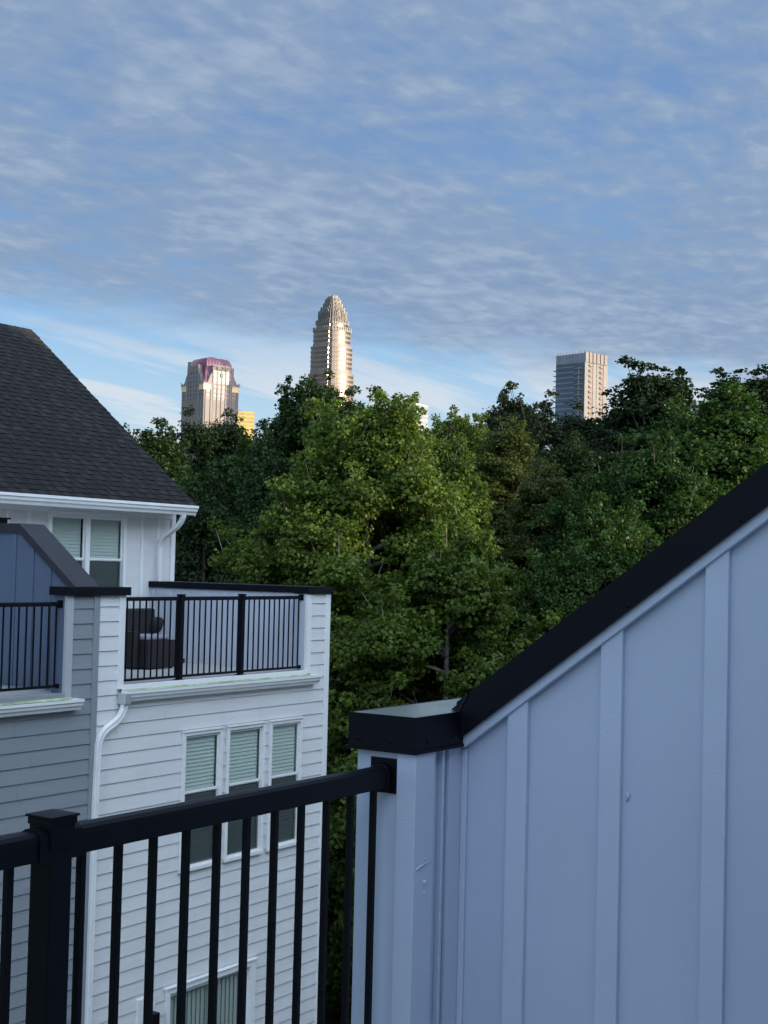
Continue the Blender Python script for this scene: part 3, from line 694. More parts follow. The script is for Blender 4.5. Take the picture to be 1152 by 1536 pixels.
# ================================================================== SKYLINE
def zof(px, py, D): r = ray(px, py); return D*r.z/math.hypot(r.x, r.y)
def frame(px, py, D, alpha):
    """near corner C, r = direction of the right-hand face, l = direction of the left-hand face"""
    p = at(px, py, D); Fh = Vector((p.x, p.y, 0)).normalized(); Rt = Vector((Fh.y, -Fh.x, 0)); a = R(alpha)
    r = Rt*math.cos(a)+Fh*math.sin(a); l = -Rt*math.sin(a)+Fh*math.cos(a)
    return Vector((p.x, p.y, 0)), r, l
def city_mat(name, col, rough, metal=0.0, spec=.5, stripe=None, axis='z', per=4.0, duty=.5, col2=None):
    m = bpy.data.materials.new(name); m.use_nodes = True; k = NT(m.node_tree)
    tc = k.n('ShaderNodeTexCoord').outputs['Object']
    c = (*col, 1)
    nz = k.n('ShaderNodeTexNoise', {'Vector': tc, 'Scale': .12, 'Detail': 4.0}).outputs['Fac']
    c = k.ramp(nz, [(.3, tuple(v*.86 for v in col)), (.7, tuple(v*1.1 for v in col))])
    if col2:
        z = k.n('ShaderNodeSeparateXYZ', {0: tc}).outputs[2]
        fr = k.math('FRACT', k.math('DIVIDE', z, per)); c = k.mix(k.math('GREATER_THAN', fr, duty), c, (*col2, 1))
    b = k.n('ShaderNodeBsdfPrincipled', {'Base Color': c, 'Roughness': rough, 'Metallic': metal, 'Specular IOR Level': spec})
    k.n('ShaderNodeOutputMaterial', {'Surface': b.outputs[0]}); return m
stone_pink = city_mat('stone_pink', (.135, .108, .092), .45)
glass_dark = city_mat('glass_dark', (.13, .095, .065), .15, metal=.75)
silver = city_mat('silver_rods', (.125, .12, .115), .5, metal=.3)
stone_tan = city_mat('stone_tan', (.155, .13, .125), .5)
stone_gold = city_mat('stone_gold', (.55, .42, .22), .4)
glass_grey = city_mat('glass_grey', (.065, .07, .095), .32, metal=.3, col2=(.155, .13, .125), per=4.0, duty=.66)
roof_purple = city_mat('roof_purple', (.17, .045, .10), .45, metal=.1)
roof_rib = city_mat('roof_rib', (.27, .14, .19), .45, metal=.2)
cream = city_mat('cream_concrete', (.15, .145, .135), .7)
cream_pale = city_mat('cream_pale', (.20, .19, .175), .7)
glass_blue = city_mat('glass_blue', (.05, .068, .10), .25, metal=.4, col2=(.12, .135, .16), per=3.9, duty=.74)
brown_gap = city_mat('brown_gap', (.16, .09, .07), .6)
grey_conc = city_mat('grey_concrete', (.15, .165, .20), .7)

crown_core = city_mat('crown_core', (.09, .085, .085), .5)
# --- tall stepped tower with a crown of rods
def bow_plan(h, bulge, notch=.25, n=8):
    """plan outline: four bowed faces with notched corners; unit half-width h"""
    pts = []
    w = h*(1-notch)
    for k in range(4):
        a = k*PI/2; c, s = math.cos(a), math.sin(a)
        for i in range(n+1):
            u = -w+2*w*i/n; v = h*(1-bulge)+h*bulge*(1-(u/w)**2)
            pts.append((v*c-u*s, v*s+u*c))
        u = w; v = h*(1-bulge*1.0)-h*notch*.30
        pts.append((v*c-u*s, v*s+u*c)); 
    return pts
def ring_wall(mb, pts, z0, z1, fn, cap=True, mi=0):
    n = len(pts); vs = [fn(x, y, z0) for x, y in pts]+[fn(x, y, z1) for x, y in pts]
    fs = [(i, (i+1) % n, n+(i+1) % n, n+i) for i in range(n)]
    if cap: fs += [tuple(range(n, 2*n)), tuple(range(n-1, -1, -1))]
    mb.add(vs, fs, mi)
def stepped_tower():
    D = 1325; px = 496.5; m = D/F_PX*1.0
    base = at(px, 560, D); c0 = Vector((base.x, base.y, 0))
    Fh = c0.normalized(); Rt = Vector((Fh.y, -Fh.x, 0)); al = R(41)
    r = Rt*math.cos(al)+Fh*math.sin(al); l = -Rt*math.sin(al)+Fh*math.cos(al)
    t = thing('stepped_skyscraper', (c0.x, c0.y, GZ), 'tallest tower on the skyline, bowed stone and glass tiers tapering to a silver crown', 'skyscraper')
    fn = lambda x, y, z: (c0.x+r.x*x+l.x*y, c0.y+r.y*x+l.y*y, z)
    tiers = [(36, 700, 562), (33, 562, 521), (29.5, 521, 496), (25.5, 496, 485), (22, 485, 477), (18.6, 477, 471), (14.8, 471, 465), (12, 465, 459), (9.4, 459, 453.5), (6.8, 453.5, 450)]
    for i, (hw, ya, yb) in enumerate(tiers):
        z0 = GZ if i == 0 else zof(px, ya, D); z1 = zof(px, yb, D); h = hw*m/1.22
        stone = MB(); pts = bow_plan(h, .10); core = bow_plan(h*.975, .10)
        if i < 4:
            zz = z1; k = 0; per = 4.35
            zlow = max(z0, zof(px, 640, D))
            bands = []
            while zz-per > zlow:
                ring_wall(stone, pts, zz-per*.46, zz, fn)
                gb = MB(); ring_wall(gb, core, zz-per+.01, zz-per*.46-.01, fn, cap=False); bands.append(gb); zz -= per
            ring_wall(stone, pts, z0, zz, fn)
            tw = stone.build('tier', stone_pink, t)
            for gb in bands: gb.build('window_band', glass_dark, tw)
        else:
            ring_wall(stone, bow_plan(h*.93, .10), z0, z1, fn); tw = stone.build('tier', stone_pink if i < 5 else crown_core, t)
        if i >= 2:
            # rods of the crown standing round each setback
            rb = MB(); P = bow_plan(h*1.0, .10); n = len(P); zt = z1+((4.4 if i < 8 else 2.6) if i > 3 else 2.0)
            L = 0
            for a in range(n):
                p, q = Vector(P[a]), Vector(P[(a+1) % n]); ln = (q-p).length
                ns = max(1, int(ln/(2.1 if i > 3 else 1.6)))
                for j in range(ns):
                    w = p.lerp(q, j/ns); x, y = w
                    zb = z0+.5 if i > 3 else z1-2
                    d = .34
                    zt2 = zt+(1.6 if (a+j) % 3 == 0 and i > 3 else 0)
                    vs = [fn(x-d, y-d, zb), fn(x+d, y-d, zb), fn(x+d, y+d, zb), fn(x-d, y+d, zb), fn(x-d, y-d, zt2), fn(x+d, y-d, zt2), fn(x+d, y+d, zt2), fn(x-d, y+d, zt2)]
                    rb.add(vs, [(0, 3, 2, 1), (4, 5, 6, 7), (0, 1, 5, 4), (1, 2, 6, 5), (2, 3, 7, 6), (3, 0, 4, 7)])
            rb.build('crown_rods', silver, tw)
stepped_tower()

# --- tower with a barrel-shaped purple roof
def domed_tower():
    D = 1310; m = D/F_PX; c, r, l = frame(305, 600, D, 32); Sd = 53*m/math.cos(R(32))
    t = thing('purple_roofed_skyscraper', (c.x, c.y, GZ), 'stone tower on the left of the skyline with a ribbed purple domed roof', 'skyscraper')
    Z = lambda y: zof(305, y, D)
    zs, zg, zr, zlow = Z(573), Z(545.5), Z(533), Z(660)
    fl = 0.0
    def P(u, v, z):   # u along right face, v along left face, both 0..Sd; the shaft flares gently upwards
        k = (z-zlow)/(zs-zlow); k = max(0, min(1, k)); e = (1-k)*1.6
        uu = Sd/2+(u-Sd/2)*(1-e/Sd*2*.5); vv = Sd/2+(v-Sd/2)*(1-e/Sd*2*.5)
        return tuple(c+r*uu+l*vv+Vector((0, 0, z)))
    def boxl(mb, u0, u1, v0, v1, z0, z1, mi=0):
        vs = [P(a, b, z0) for a, b in ((u0, v0), (u1, v0), (u1, v1), (u0, v1))]+[P(a, b, z1) for a, b in ((u0, v0), (u1, v0), (u1, v1), (u0, v1))]
        mb.add(vs, [(0, 3, 2, 1), (4, 5, 6, 7), (0, 1, 5, 4), (1, 2, 6, 5), (2, 3, 7, 6), (3, 0, 4, 7)], mi)
    body = MB(); boxl(body, .6, Sd-.6, .6, Sd-.6, GZ, zs)
    # piers on the two visible and two hidden faces, stronger pier at corners
    fr = [0, .06, .18, .245, .37, .50, .63, .755, .82, .94, 1.0]
    n = 9
    for f in [0, .055, .20, .26, .38, .50, .62, .74, .80, .945]:
        w = 2.0 if f in (.20, .74) else 1.1
        u = f*Sd
        boxl(body, u, u+w, 0, .7, GZ, zs); boxl(body, u, u+w, Sd-.7, Sd, GZ, zs)
        boxl(body, 0, .7, u, u+w, GZ, zs); boxl(body, Sd-.7, Sd, u, u+w, GZ, zs)
    z = zs
    while z > zlow:
        boxl(body, .3, Sd-.3, .3, Sd-.3, z-1.1, z); z -= 4.1
    body.build('shaft', stone_tan, t)
    # window strips between the piers
    edges = [0, .055, .20, .26, .38, .50, .62, .74, .80, .945, 1.0]
    for a, b in zip(edges, edges[1:]):
        u0, u1 = a*Sd+1.0, b*Sd
        if u1-u0 < .8: continue
        g1 = MB(); boxl(g1, u0, u1, .45, .58, zlow, zs-1.2); g1.build('window_strip', glass_grey, t)
        g2 = MB(); boxl(g2, .45, .58, u0, u1, zlow, zs-1.2); g2.build('window_strip', glass_grey, t)
    # corner pavilions (gilded caps) with flared finials
    for (u, v) in ((0, 0), (Sd, 0), (0, Sd), (Sd, Sd)):
        k = MB(); w = Sd*.19; a0, a1 = (0, w) if u == 0 else (Sd-w, Sd); b0, b1 = (0, w) if v == 0 else (Sd-w, Sd)
        boxl(k, a0-.3, a1+.3, b0-.3, b1+.3, zs-6.5, zs-1); k.build('corner_cap', stone_gold, t)
        k = MB(); boxl(k, a0-.9, a1+.9, b0-.9, b1+.9, zs-1, zs)
        su, sv = (-1 if u == 0 else 1), (-1 if v == 0 else 1)
        e = 1.4; k.add([P(u, v, zs), P(u-su*e*2, v, zs), P(u, v-sv*e*2, zs), P(u+su*1.2, v+sv*1.2, zs+2.6)], [(0, 1, 2), (0, 1, 3), (1, 2, 3), (2, 0, 3)])
        k.build('finial', stone_tan, t)
    # raised centre bays with concave shoulders, one per face
    def gable(face):
        k = MB(); a, b = .25*Sd, .76*Sd; d = Sd*.10
        prof = [(a, zs), (a, zg), (b, zg), (b, zs)]
        pts = [(a-.16*Sd, zs)]
        for i in range(6):
            s = i/5; pts.append((a-.16*Sd*(1-s)**.55 if s < 1 else a, zs+(zg-zs)*.62*s**1.8))
        pts += [(a, zg), (b, zg)]
        for i in range(5, -1, -1):
            s = i/5; pts.append((b+.16*Sd*(1-s)**.55 if s < 1 else b, zs+(zg-zs)*.62*s**1.8))
        f = {0: lambda u, w, z: P(u, w, z), 1: lambda u, w, z: P(w, u, z), 2: lambda u, w, z: P(u, Sd-w, z), 3: lambda u, w, z: P(Sd-w, u, z)}[face]
        nn = len(pts); vs = [f(u, .25, z) for u, z in pts]+[f(u, d, z) for u, z in pts]
        k.add(vs, [(i, (i+1) % nn, nn+(i+1) % nn, nn+i) for i in range(nn)]+[tuple(range(nn)), tuple(range(2*nn-1, nn-1, -1))])
        for q in [.26, .38, .50, .62, .74]:
            u = q*Sd; vs = [f(x, y, z) for z in (zs, zg+.6) for x, y in ((u-.5, -.2), (u+.5, -.2), (u+.5, .5), (u-.5, .5))]
            k.add(vs, [(0, 3, 2, 1), (4, 5, 6, 7), (0, 1, 5, 4), (1, 2, 6, 5), (2, 3, 7, 6), (3, 0, 4, 7)])
        gb = k.build('gable', stone_tan, t)
        for q0, q1 in ((.265, .375), (.385, .495), (.505, .615), (.625, .735)):
            gw = MB(); gw.add([f(q0*Sd+.5, .1, zs), f(q1*Sd-.3, .1, zs), f(q1*Sd-.3, .1, zg-5), f(q0*Sd+.5, .1, zg-5), f(q0*Sd+.5, .24, zs), f(q1*Sd-.3, .24, zs), f(q1*Sd-.3, .24, zg-5), f(q0*Sd+.5, .24, zg-5)],
                    [(0, 1, 2, 3), (4, 7, 6, 5), (0, 3, 7, 4), (1, 5, 6, 2), (2, 6, 7, 3), (0, 4, 5, 1)]); gw.build('window_strip', glass_grey, gb)
    for f in range(4): gable(f)
    # ribbed domed roof: square plan shrinking along a convex curve
    mb = MB(); K = 9; nst = 17; cx = Sd/2
    lev = []
    for i in range(K+1):
        pr = [(1.0, 0), (.90, .17), (.84, .34), (.80, .50), (.775, .62), (.755, .74), (.72, .84), (.67, .92), (.60, .98), (.50, 1.0)][i]
        h = (Sd/2-1.2)*pr[0]; z = zs+(zr-zs)*pr[1]; lev.append((h, z))
    for k_ in range(4):
        def Q(q, h, z):
            u, v = {0: (q*h, -h), 1: (h, q*h), 2: (-q*h, h), 3: (-h, -q*h)}[k_]; return tuple(c+r*(cx+u)+l*(cx+v)+Vector((0, 0, z)))
        for j in range(nst):
            a, b = -1+2*j/nst, -1+2*(j+1)/nst; mid = a+(b-a)*.62
            for i in range(K):
                (h0, z0), (h1, z1) = lev[i], lev[i+1]
                mb.add([Q(a, h0, z0), Q(mid, h0, z0), Q(mid, h1, z1), Q(a, h1, z1)], [(0, 1, 2, 3)], 0)
                mb.add([Q(mid, h0+.5, z0+.2), Q(b, h0+.5, z0+.2), Q(b, h1+.5, z1+.2), Q(mid, h1+.5, z1+.2), Q(mid, h0, z0), Q(mid, h1, z1), Q(b, h0, z0), Q(b, h1, z1)], [(0, 1, 2, 3), (4, 0, 3, 5), (1, 6, 7, 2)], 1)
    h, z = lev[-1]; mb.add([tuple(c+r*(cx+a*h)+l*(cx+b*h)+Vector((0, 0, z))) for a, b in ((-1, -1), (1, -1), (1, 1), (-1, 1))], [(0, 1, 2, 3)], 0)
    ro = mb.build('roof', [roof_purple, roof_rib], t)
    mb = MB(); p = c+r*cx+l*cx; n = 16; vs = []
    for zz, q in ((zr-1, 6.0), (zr+1.2, 5.4), (zr+2.0, 3.2)):
        vs += [(p.x+q*math.cos(2*PI*i/n), p.y+q*math.sin(2*PI*i/n), zz) for i in range(n)]
    mb.add(vs, [(k*n+i, k*n+(i+1) % n, (k+1)*n+(i+1) % n, (k+1)*n+i) for k in range(2) for i in range(n)]+[tuple(range(2*n, 3*n))]); mb.build('rooftop_plant', brown_gap, ro)
    # crane davit box on the left gable
    mb = MB(); boxl(mb, .2, 3.0, Sd*.64, Sd*.76, zg, zg+4.2); mb.build('roof_box', grey_conc, t)
    # lettering
    cu = bpy.data.curves.new('sign', 'FONT'); cu.body = 'TRUIST'; cu.size = 5.6; cu.extrude = .25; cu.align_x = 'CENTER'
    ob = bpy.data.objects.new('tmp', cu); C.objects.link(ob); dg = bpy.context.evaluated_depsgraph_get()
    me = bpy.data.meshes.new_from_object(ob.evaluated_get(dg)); bpy.data.objects.remove(ob)
    me.materials.clear(); me.materials.append(cream_pale)
    sg = bpy.data.objects.new('sign_lettering', me); C.objects.link(sg)
    org = Vector(P(.50*Sd, -1.0, zg-4.6)); nrm = -l
    sg.matrix_world = Matrix((r, Vector((0, 0, 1)), nrm)).transposed().to_4x4(); sg.location = org
    mw = sg.matrix_world.copy(); sg.parent = t; sg.matrix_parent_inverse = Matrix.Translation(t.location).inverted()
    em = MB(); boxl(em, .46*Sd, .46*Sd+3.2, -.6, -.2, zg-10.5, zg-7.5); em.build('emblem', city_mat('emblem_green', (.05, .13, .09), .5), t)
domed_tower()

# --- residential tower with balconies and a finned crown
def balcony_tower():
    D = 1060; m = D/F_PX; al = 52; c, r, l = frame(877, 580, D, al); Sr = 34*m/math.cos(R(al)); Sl = 44*m/math.sin(R(al))
    t = thing('balcony_skyscraper', (c.x, c.y, GZ), 'blue glass and cream residential tower on the right of the skyline with finned crown', 'skyscraper')
    Z = lambda y: zof(877, y, D)
    ztop, zcr, zb, zlow = Z(529), Z(543), Z(550), Z(640)
    P = lambda u, v, z: tuple(c+r*u+l*v+Vector((0, 0, z)))
    def boxl(mb, u0, u1, v0, v1, z0, z1):
        vs = [P(a, b, z0) for a, b in ((u0, v0), (u1, v0), (u1, v1), (u0, v1))]+[P(a, b, z1) for a, b in ((u0, v0), (u1, v0), (u1, v1), (u0, v1))]
        mb.add(vs, [(0, 3, 2, 1), (4, 5, 6, 7), (0, 1, 5, 4), (1, 2, 6, 5), (2, 3, 7, 6), (3, 0, 4, 7)])
    b = MB(); boxl(b, .4, Sr-.4, .5, Sl-.5, GZ, zcr); b.build('shaft', cream, t)
    # left face: blue glass curtain wall and recessed bay near the corner
    gl = MB(); boxl(gl, .1, .39, Sl*.36, Sl-.1, zlow, zcr-.2); gl.build('curtain_wall', glass_blue, t)
    rc = MB(); boxl(rc, .2, .38, .6, Sl*.35, zlow, zcr-.4); rc.build('recessed_bay', city_mat('bay_dark', (.04, .06, .09), .3), t)
    pier = MB(); boxl(pier, -.6, .5, Sl*.175, Sl*.225, zlow, zcr-3.5); pier.build('pier', cream, t)
    z = zcr-4; k = 0
    while z > zlow:
        s = MB(); boxl(s, -1.1, .2, Sl*.09, Sl*.33, z-.7, z-.1); s.build('balcony', grey_conc, t)
        if z < Z(550):
            s = MB(); boxl(s, .6, 5.2, Sl-.3, Sl+3.0, z-.6, z-.1); s.build('balcony', grey_conc, t)
            s = MB(); boxl(s, Sr-.4, Sr+2.6, 1.6, 6, z-.6, z-.1); s.build('balcony', cream_pale, t)
        z -= 3.95
    # right face: columns of inset balconies and cream panels
    pn = MB()
    for a, b_ in ((0, .16), (.36, .50), (.52, .64), (.82, 1.0)): boxl(pn, a*Sr, b_*Sr, 0, .45, zlow, zcr)
    z = zcr
    while z > zlow: boxl(pn, .02, Sr-.02, .25, .44, z-.55, z); z -= 3.95
    pn.build('cream_panels', cream_pale, t)
    for a, b_ in ((.16, .36), (.64, .82)):
        s = MB(); boxl(s, a*Sr+.1, b_*Sr-.1, .30, .40, zlow, zcr-.3); s.build('recessed_bay', brown_gap, t)
        z = zcr-1
        while z > zlow:
            s = MB(); boxl(s, a*Sr+.2, a*Sr+(b_-a)*Sr*.62, -.9, .2, z-1.5, z-.3); s.build('balcony', cream_pale, t); z -= 3.95
    # crown screen
    cr = MB(); boxl(cr, .2, .8, .1, Sl-.1, zcr, ztop); boxl(cr, .8, Sr-.2, Sl-.8, Sl-.2, zcr, ztop-1)
    boxl(cr, .8, Sr-.2, .6, 1.0, zcr, ztop-.5); cr.build('crown_screen', grey_conc, t)
    for i in range(6):
        fn = MB(); u = (i+.08)/6*Sr; boxl(fn, u, u+Sr/6*.60, -.35, .6, zcr+.2, ztop+.8); fn.build('crown_fin', cream_pale, t)
        bk = MB(); u = (i+.70)/6*Sr; boxl(bk, u, u+Sr/6*.22, -.1, .55, zcr+.2, ztop+.4); bk.build('crown_gap', brown_gap, t)
    for i in range(10):
        ps = MB(); v = Sl*(i+.3)/10; boxl(ps, .15, .45, v, v+.35, ztop, ztop+2.6); ps.build('crown_post', grey_conc, t)
        ps = MB(); u = Sr*(i+.3)/10; boxl(ps, u, u+.35, .3, .6, ztop+.8, ztop+2.6); ps.build('crown_post', grey_conc, t)
    for i in range(9):
        ps = MB(); v = Sl*(i+.5)/9; boxl(ps, -.05, .2, v, v+.5, zcr+.5, ztop-.5); ps.build('screen_rib', grey_conc, t)
balcony_tower()

def block(px0, px1, pc, ytop, D, al, name, label, m1, m2, floors=4.0):
    c, r, l = frame(pc, ytop, D, al); m = D/F_PX
    Sr = (px1-pc)*m/math.cos(R(al)); Sl = (pc-px0)*m/math.sin(R(al)); zt = zof(pc, ytop, D)
    t = thing(name, (c.x, c.y, GZ), label, 'building')
    P = lambda u, v, z: tuple(c+r*u+l*v+Vector((0, 0, z)))
    def boxl(mb, u0, u1, v0, v1, z0, z1):
        vs = [P(a, b, z0) for a, b in ((u0, v0), (u1, v0), (u1, v1), (u0, v1))]+[P(a, b, z1) for a, b in ((u0, v0), (u1, v0), (u1, v1), (u0, v1))]
        mb.add(vs, [(0, 3, 2, 1), (4, 5, 6, 7), (0, 1, 5, 4), (1, 2, 6, 5), (2, 3, 7, 6), (3, 0, 4, 7)])
    b = MB(); boxl(b, .3, Sr-.3, .3, Sl-.3, GZ, zt-.5); z = zt
    while z > zt-30: boxl(b, 0, Sr, 0, Sl, z-floors*.45, z); z -= floors
    b.build('wall', m1, t)
    z = zt-floors*.45
    while z > zt-30: g_ = MB(); boxl(g_, .12, Sr-.12, .12, Sl-.12, z-floors*.53, z-.02); g_.build('window_band', m2, t); z -= floors
    k = MB(); boxl(k, Sr*.3, Sr*.6, Sl*.3, Sl*.6, zt, zt+2.2); k.build('rooftop_plant', grey_conc, t)
sunset_wall = city_mat('sunset_gold_wall', (.46, .37, .10), .5); sunset_gold_glass = city_mat('sunset_gold_glass', (.40, .28, .09), .4, metal=.3)  # sunset light on the facade is put into these yellow base colours
block(330, 382, 341, 615.5, 1500, 15, 'sunset_office_block', 'low office block coloured with golden sunset light, peeping out right of the purple-roofed tower', sunset_wall, sunset_gold_glass)
off_white = city_mat('off_white', (.34, .33, .30), .6); pale_glass = city_mat('pale_glass', (.30, .33, .36), .3, metal=.3)
block(594, 643, 624, 604, 1150, 62, 'pale_office_block', 'small pale flat-roofed office block just above the treetops, mid skyline', off_white, pale_glass)
block(1136, 1180, 1160, 566, 900, 40, 'white_office_block', 'pale building glimpsed through leaves at the right edge of the skyline', off_white, pale_glass)

# ================================================================== TREES
def kite_mesh(name, P, Nn, T, size, tint, m, fold=.18, aspect=.62):
    """P centres, Nn normals, T leaf axis; one folded four-cornered leaf each"""
    n = len(P); B = np.cross(Nn, T); B /= np.linalg.norm(B, axis=1, keepdims=True)+1e-9
    s = size[:, None]
    base = P-T*s*.5; tip = P+T*s*.5-Nn*s*.10
    left = P+B*s*.5*aspect+Nn*s*fold-T*s*.08; right = P-B*s*.5*aspect+Nn*s*fold-T*s*.08
    V = np.stack([base, right, tip, left], 1).reshape(-1, 3).astype(np.float32)
    me = bpy.data.meshes.new(name); me.vertices.add(4*n); me.vertices.foreach_set('co', V.ravel())
    me.loops.add(4*n); me.loops.foreach_set('vertex_index', np.arange(4*n, dtype=np.int32))
    me.polygons.add(n); me.polygons.foreach_set('loop_start', np.arange(0, 4*n, 4, dtype=np.int32))
    try: me.polygons.foreach_set('loop_total', np.full(n, 4, dtype=np.int32))
    except Exception: pass
    a = me.attributes.new('tint', 'FLOAT', 'FACE'); a.data.foreach_set('value', tint.astype(np.float32))
    me.materials.append(m); me.update(calc_edges=True); return me

def unit(v): return v/(np.linalg.norm(v, axis=-1, keepdims=True)+1e-9)
def grow_tree(seed, H, cr, cb, shape='egg', nprim=26, nsec=6, nleaf=60000, leaf=.16, clump=.75, droop=.15, lean=0.0, ragged=.4, flat=.7):
    """returns limb MB and leaf arrays. H height, cr crown radius, cb height where the crown begins"""
    rs = np.random.RandomState(seed); rng = random.Random(seed)
    limbs = MB(); tr = []
    x = y = 0.0
    for i in range(9):
        t = i/8; tr.append(Vector((x+lean*t*t, y, H*.9*t))); x += rng.uniform(-.12, .12)*H/12; y += rng.uniform(-.12, .12)*H/12
    r0 = H*.017
    limbs.tube(tr, [r0*(1.25 if i == 0 else 1)*(1-.86*i/8) for i in range(9)], 9)
    lob = rs.uniform(0, 2*PI, 4); amp = rs.uniform(.08, .2, 4)
    def env(th, t):     # crown radius at height fraction t in crown
        if shape == 'egg': e = math.sin(PI*min(1, (t*.90+.10))**.75)**.62
        elif shape == 'cone': e = (1-t)**.7*1.05*min(1, .35+t*4)
        elif shape == 'dome': e = math.sqrt(max(0, 1-(max(0, t-.35)/.65)**2.2))*min(1, .55+t*1.5)
        else: e = math.sin(PI*min(1, t*.85+.15))**.5
        k = 1+sum(amp[i]*math.sin((i+1)*th+lob[i]+t*5*(i % 2)) for i in range(4))
        return max(.12, e*k)*cr
    cents = []; sizes = []
    def trunk_at(z):
        t = max(0, min(.999, z/(H*.9)))*8; i = int(t); return tr[i].lerp(tr[i+1], t-i)
    for p in range(nprim):
        t = (p+rng.random())/nprim; z = cb+(H*.93-cb)*t; th = p*2.399+rng.uniform(-.5, .5)
        Rr = env(th, t)*rng.uniform(.78, 1.12); rise = rng.uniform(.15, .6)*Rr*(1.0 if t < .8 else 1.3)
        a = trunk_at(max(z-rise*.9, cb*.55)); b = Vector((a.x+math.cos(th)*Rr, a.y+math.sin(th)*Rr, z+rise*.15-droop*Rr*.4))
        mid = a.lerp(b, .5)+Vector((rng.uniform(-.2, .2), rng.uniform(-.2, .2), Rr*.14))
        pts = [((1-s)**2)*a+2*s*(1-s)*mid+s*s*b for s in (0, .2, .4, .6, .8, 1)]
        rr = r0*.42*(1-.5*t)
        limbs.tube(pts, [rr*(1-.82*s) for s in (0, .2, .4, .6, .8, 1)], 6)
        cents.append(b); sizes.append(1.0)
        for q in range(nsec):
            s = .30+.68*(q+rng.random())/nsec; o = ((1-s)**2)*a+2*s*(1-s)*mid+s*s*b
            d = Vector((math.cos(th+rng.uniform(-1.5, 1.5)), math.sin(th+rng.uniform(-1.5, 1.5)), rng.uniform(-.35, .85))).normalized()
            ln = Rr*rng.uniform(.2, .45)*(1.15-s*.5)+.3
            e = o+d*ln; m2 = o.lerp(e, .5)+Vector((0, 0, ln*.1))
            limbs.tube([o, m2, e], [rr*.38, rr*.24, rr*.08], 4, cap=False)
            cents.append(e); sizes.append(rng.uniform(.6, 1.1))
            if rng.random() < .6: cents.append(m2); sizes.append(rng.uniform(.5, .8))
    # ragged sprays that stand out from the crown
    for c_, z_ in list(zip(cents, sizes)):
        if rng.random() < ragged:
            dx = Vector((c_.x-tr[4].x, c_.y-tr[4].y, max(0, c_.z-H*.45)*.9)).normalized()
            e = c_+(dx+Vector((rng.uniform(-.6, .6), rng.uniform(-.6, .6), rng.uniform(0, .8)))).normalized()*clump*rng.uniform(.8, 1.5)
            limbs.tube([c_, e], [r0*.07, r0*.02], 4, cap=False); cents.append(e); sizes.append(rng.uniform(.28, .5))
    # leading shoots
    for i in range(5):
        e = tr[-1]+Vector((rng.uniform(-.5, .5)*cr*.4, rng.uniform(-.5, .5)*cr*.4, H*rng.uniform(.0, .05)))
        limbs.tube([tr[-1], e], [r0*.16, r0*.05], 4, cap=False); cents.append(e); sizes.append(rng.uniform(.45, .75))
    Cn = np.array([tuple(v) for v in cents]); Sz = np.array(sizes)*clump
    w = Sz**2; w /= w.sum(); idx = rs.choice(len(Cn), nleaf, p=w)
    d = unit(rs.normal(size=(nleaf, 3))); d[:, 2] = np.where(d[:, 2] < -.25, d[:, 2]*.5, d[:, 2]); rad = rs.uniform(.25, 1, nleaf)**.6
    # sub-clusters inside every clump so the crown shows sprays of leaves
    sub = unit(rs.normal(size=(len(Cn), 9, 3)))*rs.uniform(.5, 1, (len(Cn), 9, 1)); pick = rs.randint(0, 9, nleaf)
    off = sub[idx, pick]*.72+d*rad[:, None]*.52
    off[:, 2] *= flat
    P = Cn[idx]+off*Sz[idx][:, None]
    out = unit(P-np.array([0, 0, cb+(H-cb)*.45]))
    N = unit(unit(off)*.38+out*.35+np.array([0, 0, .55])+rs.normal(size=(nleaf, 3))*.62)
    T = rs.normal(size=(nleaf, 3)); T[:, 2] -= .5; T = unit(T-N*(T*N).sum(1, keepdims=True))
    size = leaf*rs.uniform(.65, 1.25, nleaf)
    ct = rs.uniform(-.20, .20, len(Cn))
    tint = np.clip(.5+ct[idx]+rs.normal(size=nleaf)*.14, 0, 1)
    return limbs, P, N, T, size, tint

KINDS = {}
def kind(key, leafmat, barkmat, **kw):
    limbs, P, N, T, size, tint = grow_tree(**kw)
    o = limbs.build('trunk', barkmat, smooth=True); tm = o.data; bpy.data.objects.remove(o)
    lm = kite_mesh('crown', P, N, T, size, tint, leafmat, aspect=.8)
    top = float(np.percentile(P[:, 2], 99.95)); KINDS[key] = (tm, lm, top)
kind('broad', leaf_syc, bark_pale, seed=11, H=17.5, cr=3.9, cb=2.6, nprim=56, nsec=9, nleaf=330000, leaf=.125, clump=.84, shape='egg', flat=.8)
kind('broad_low', leaf_syc, bark_pale, seed=15, H=12.5, cr=3.1, cb=1.6, nprim=42, nsec=8, nleaf=210000, leaf=.125, clump=.74, shape='egg', flat=.85)
kind('feather', leaf_olive, bark, seed=21, H=16, cr=3.6, cb=1.5, nprim=60, nsec=8, nleaf=200000, leaf=.095, clump=.68, droop=.5, shape='cone', flat=.45)
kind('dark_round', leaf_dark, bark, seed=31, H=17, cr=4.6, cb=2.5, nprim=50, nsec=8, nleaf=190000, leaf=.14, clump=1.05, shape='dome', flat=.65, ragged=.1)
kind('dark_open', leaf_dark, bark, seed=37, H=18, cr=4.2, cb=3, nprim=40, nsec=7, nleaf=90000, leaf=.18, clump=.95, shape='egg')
kind('maple', leaf_green, bark, seed=41, H=15, cr=3.4, cb=1.5, nprim=52, nsec=8, nleaf=210000, leaf=.12, clump=.74, shape='egg', flat=.9)
kind('brownish', leaf_brown, bark, seed=51, H=17, cr=4.6, cb=2.5, nprim=48, nsec=8, nleaf=140000, leaf=.15, clump=.95, shape='egg')

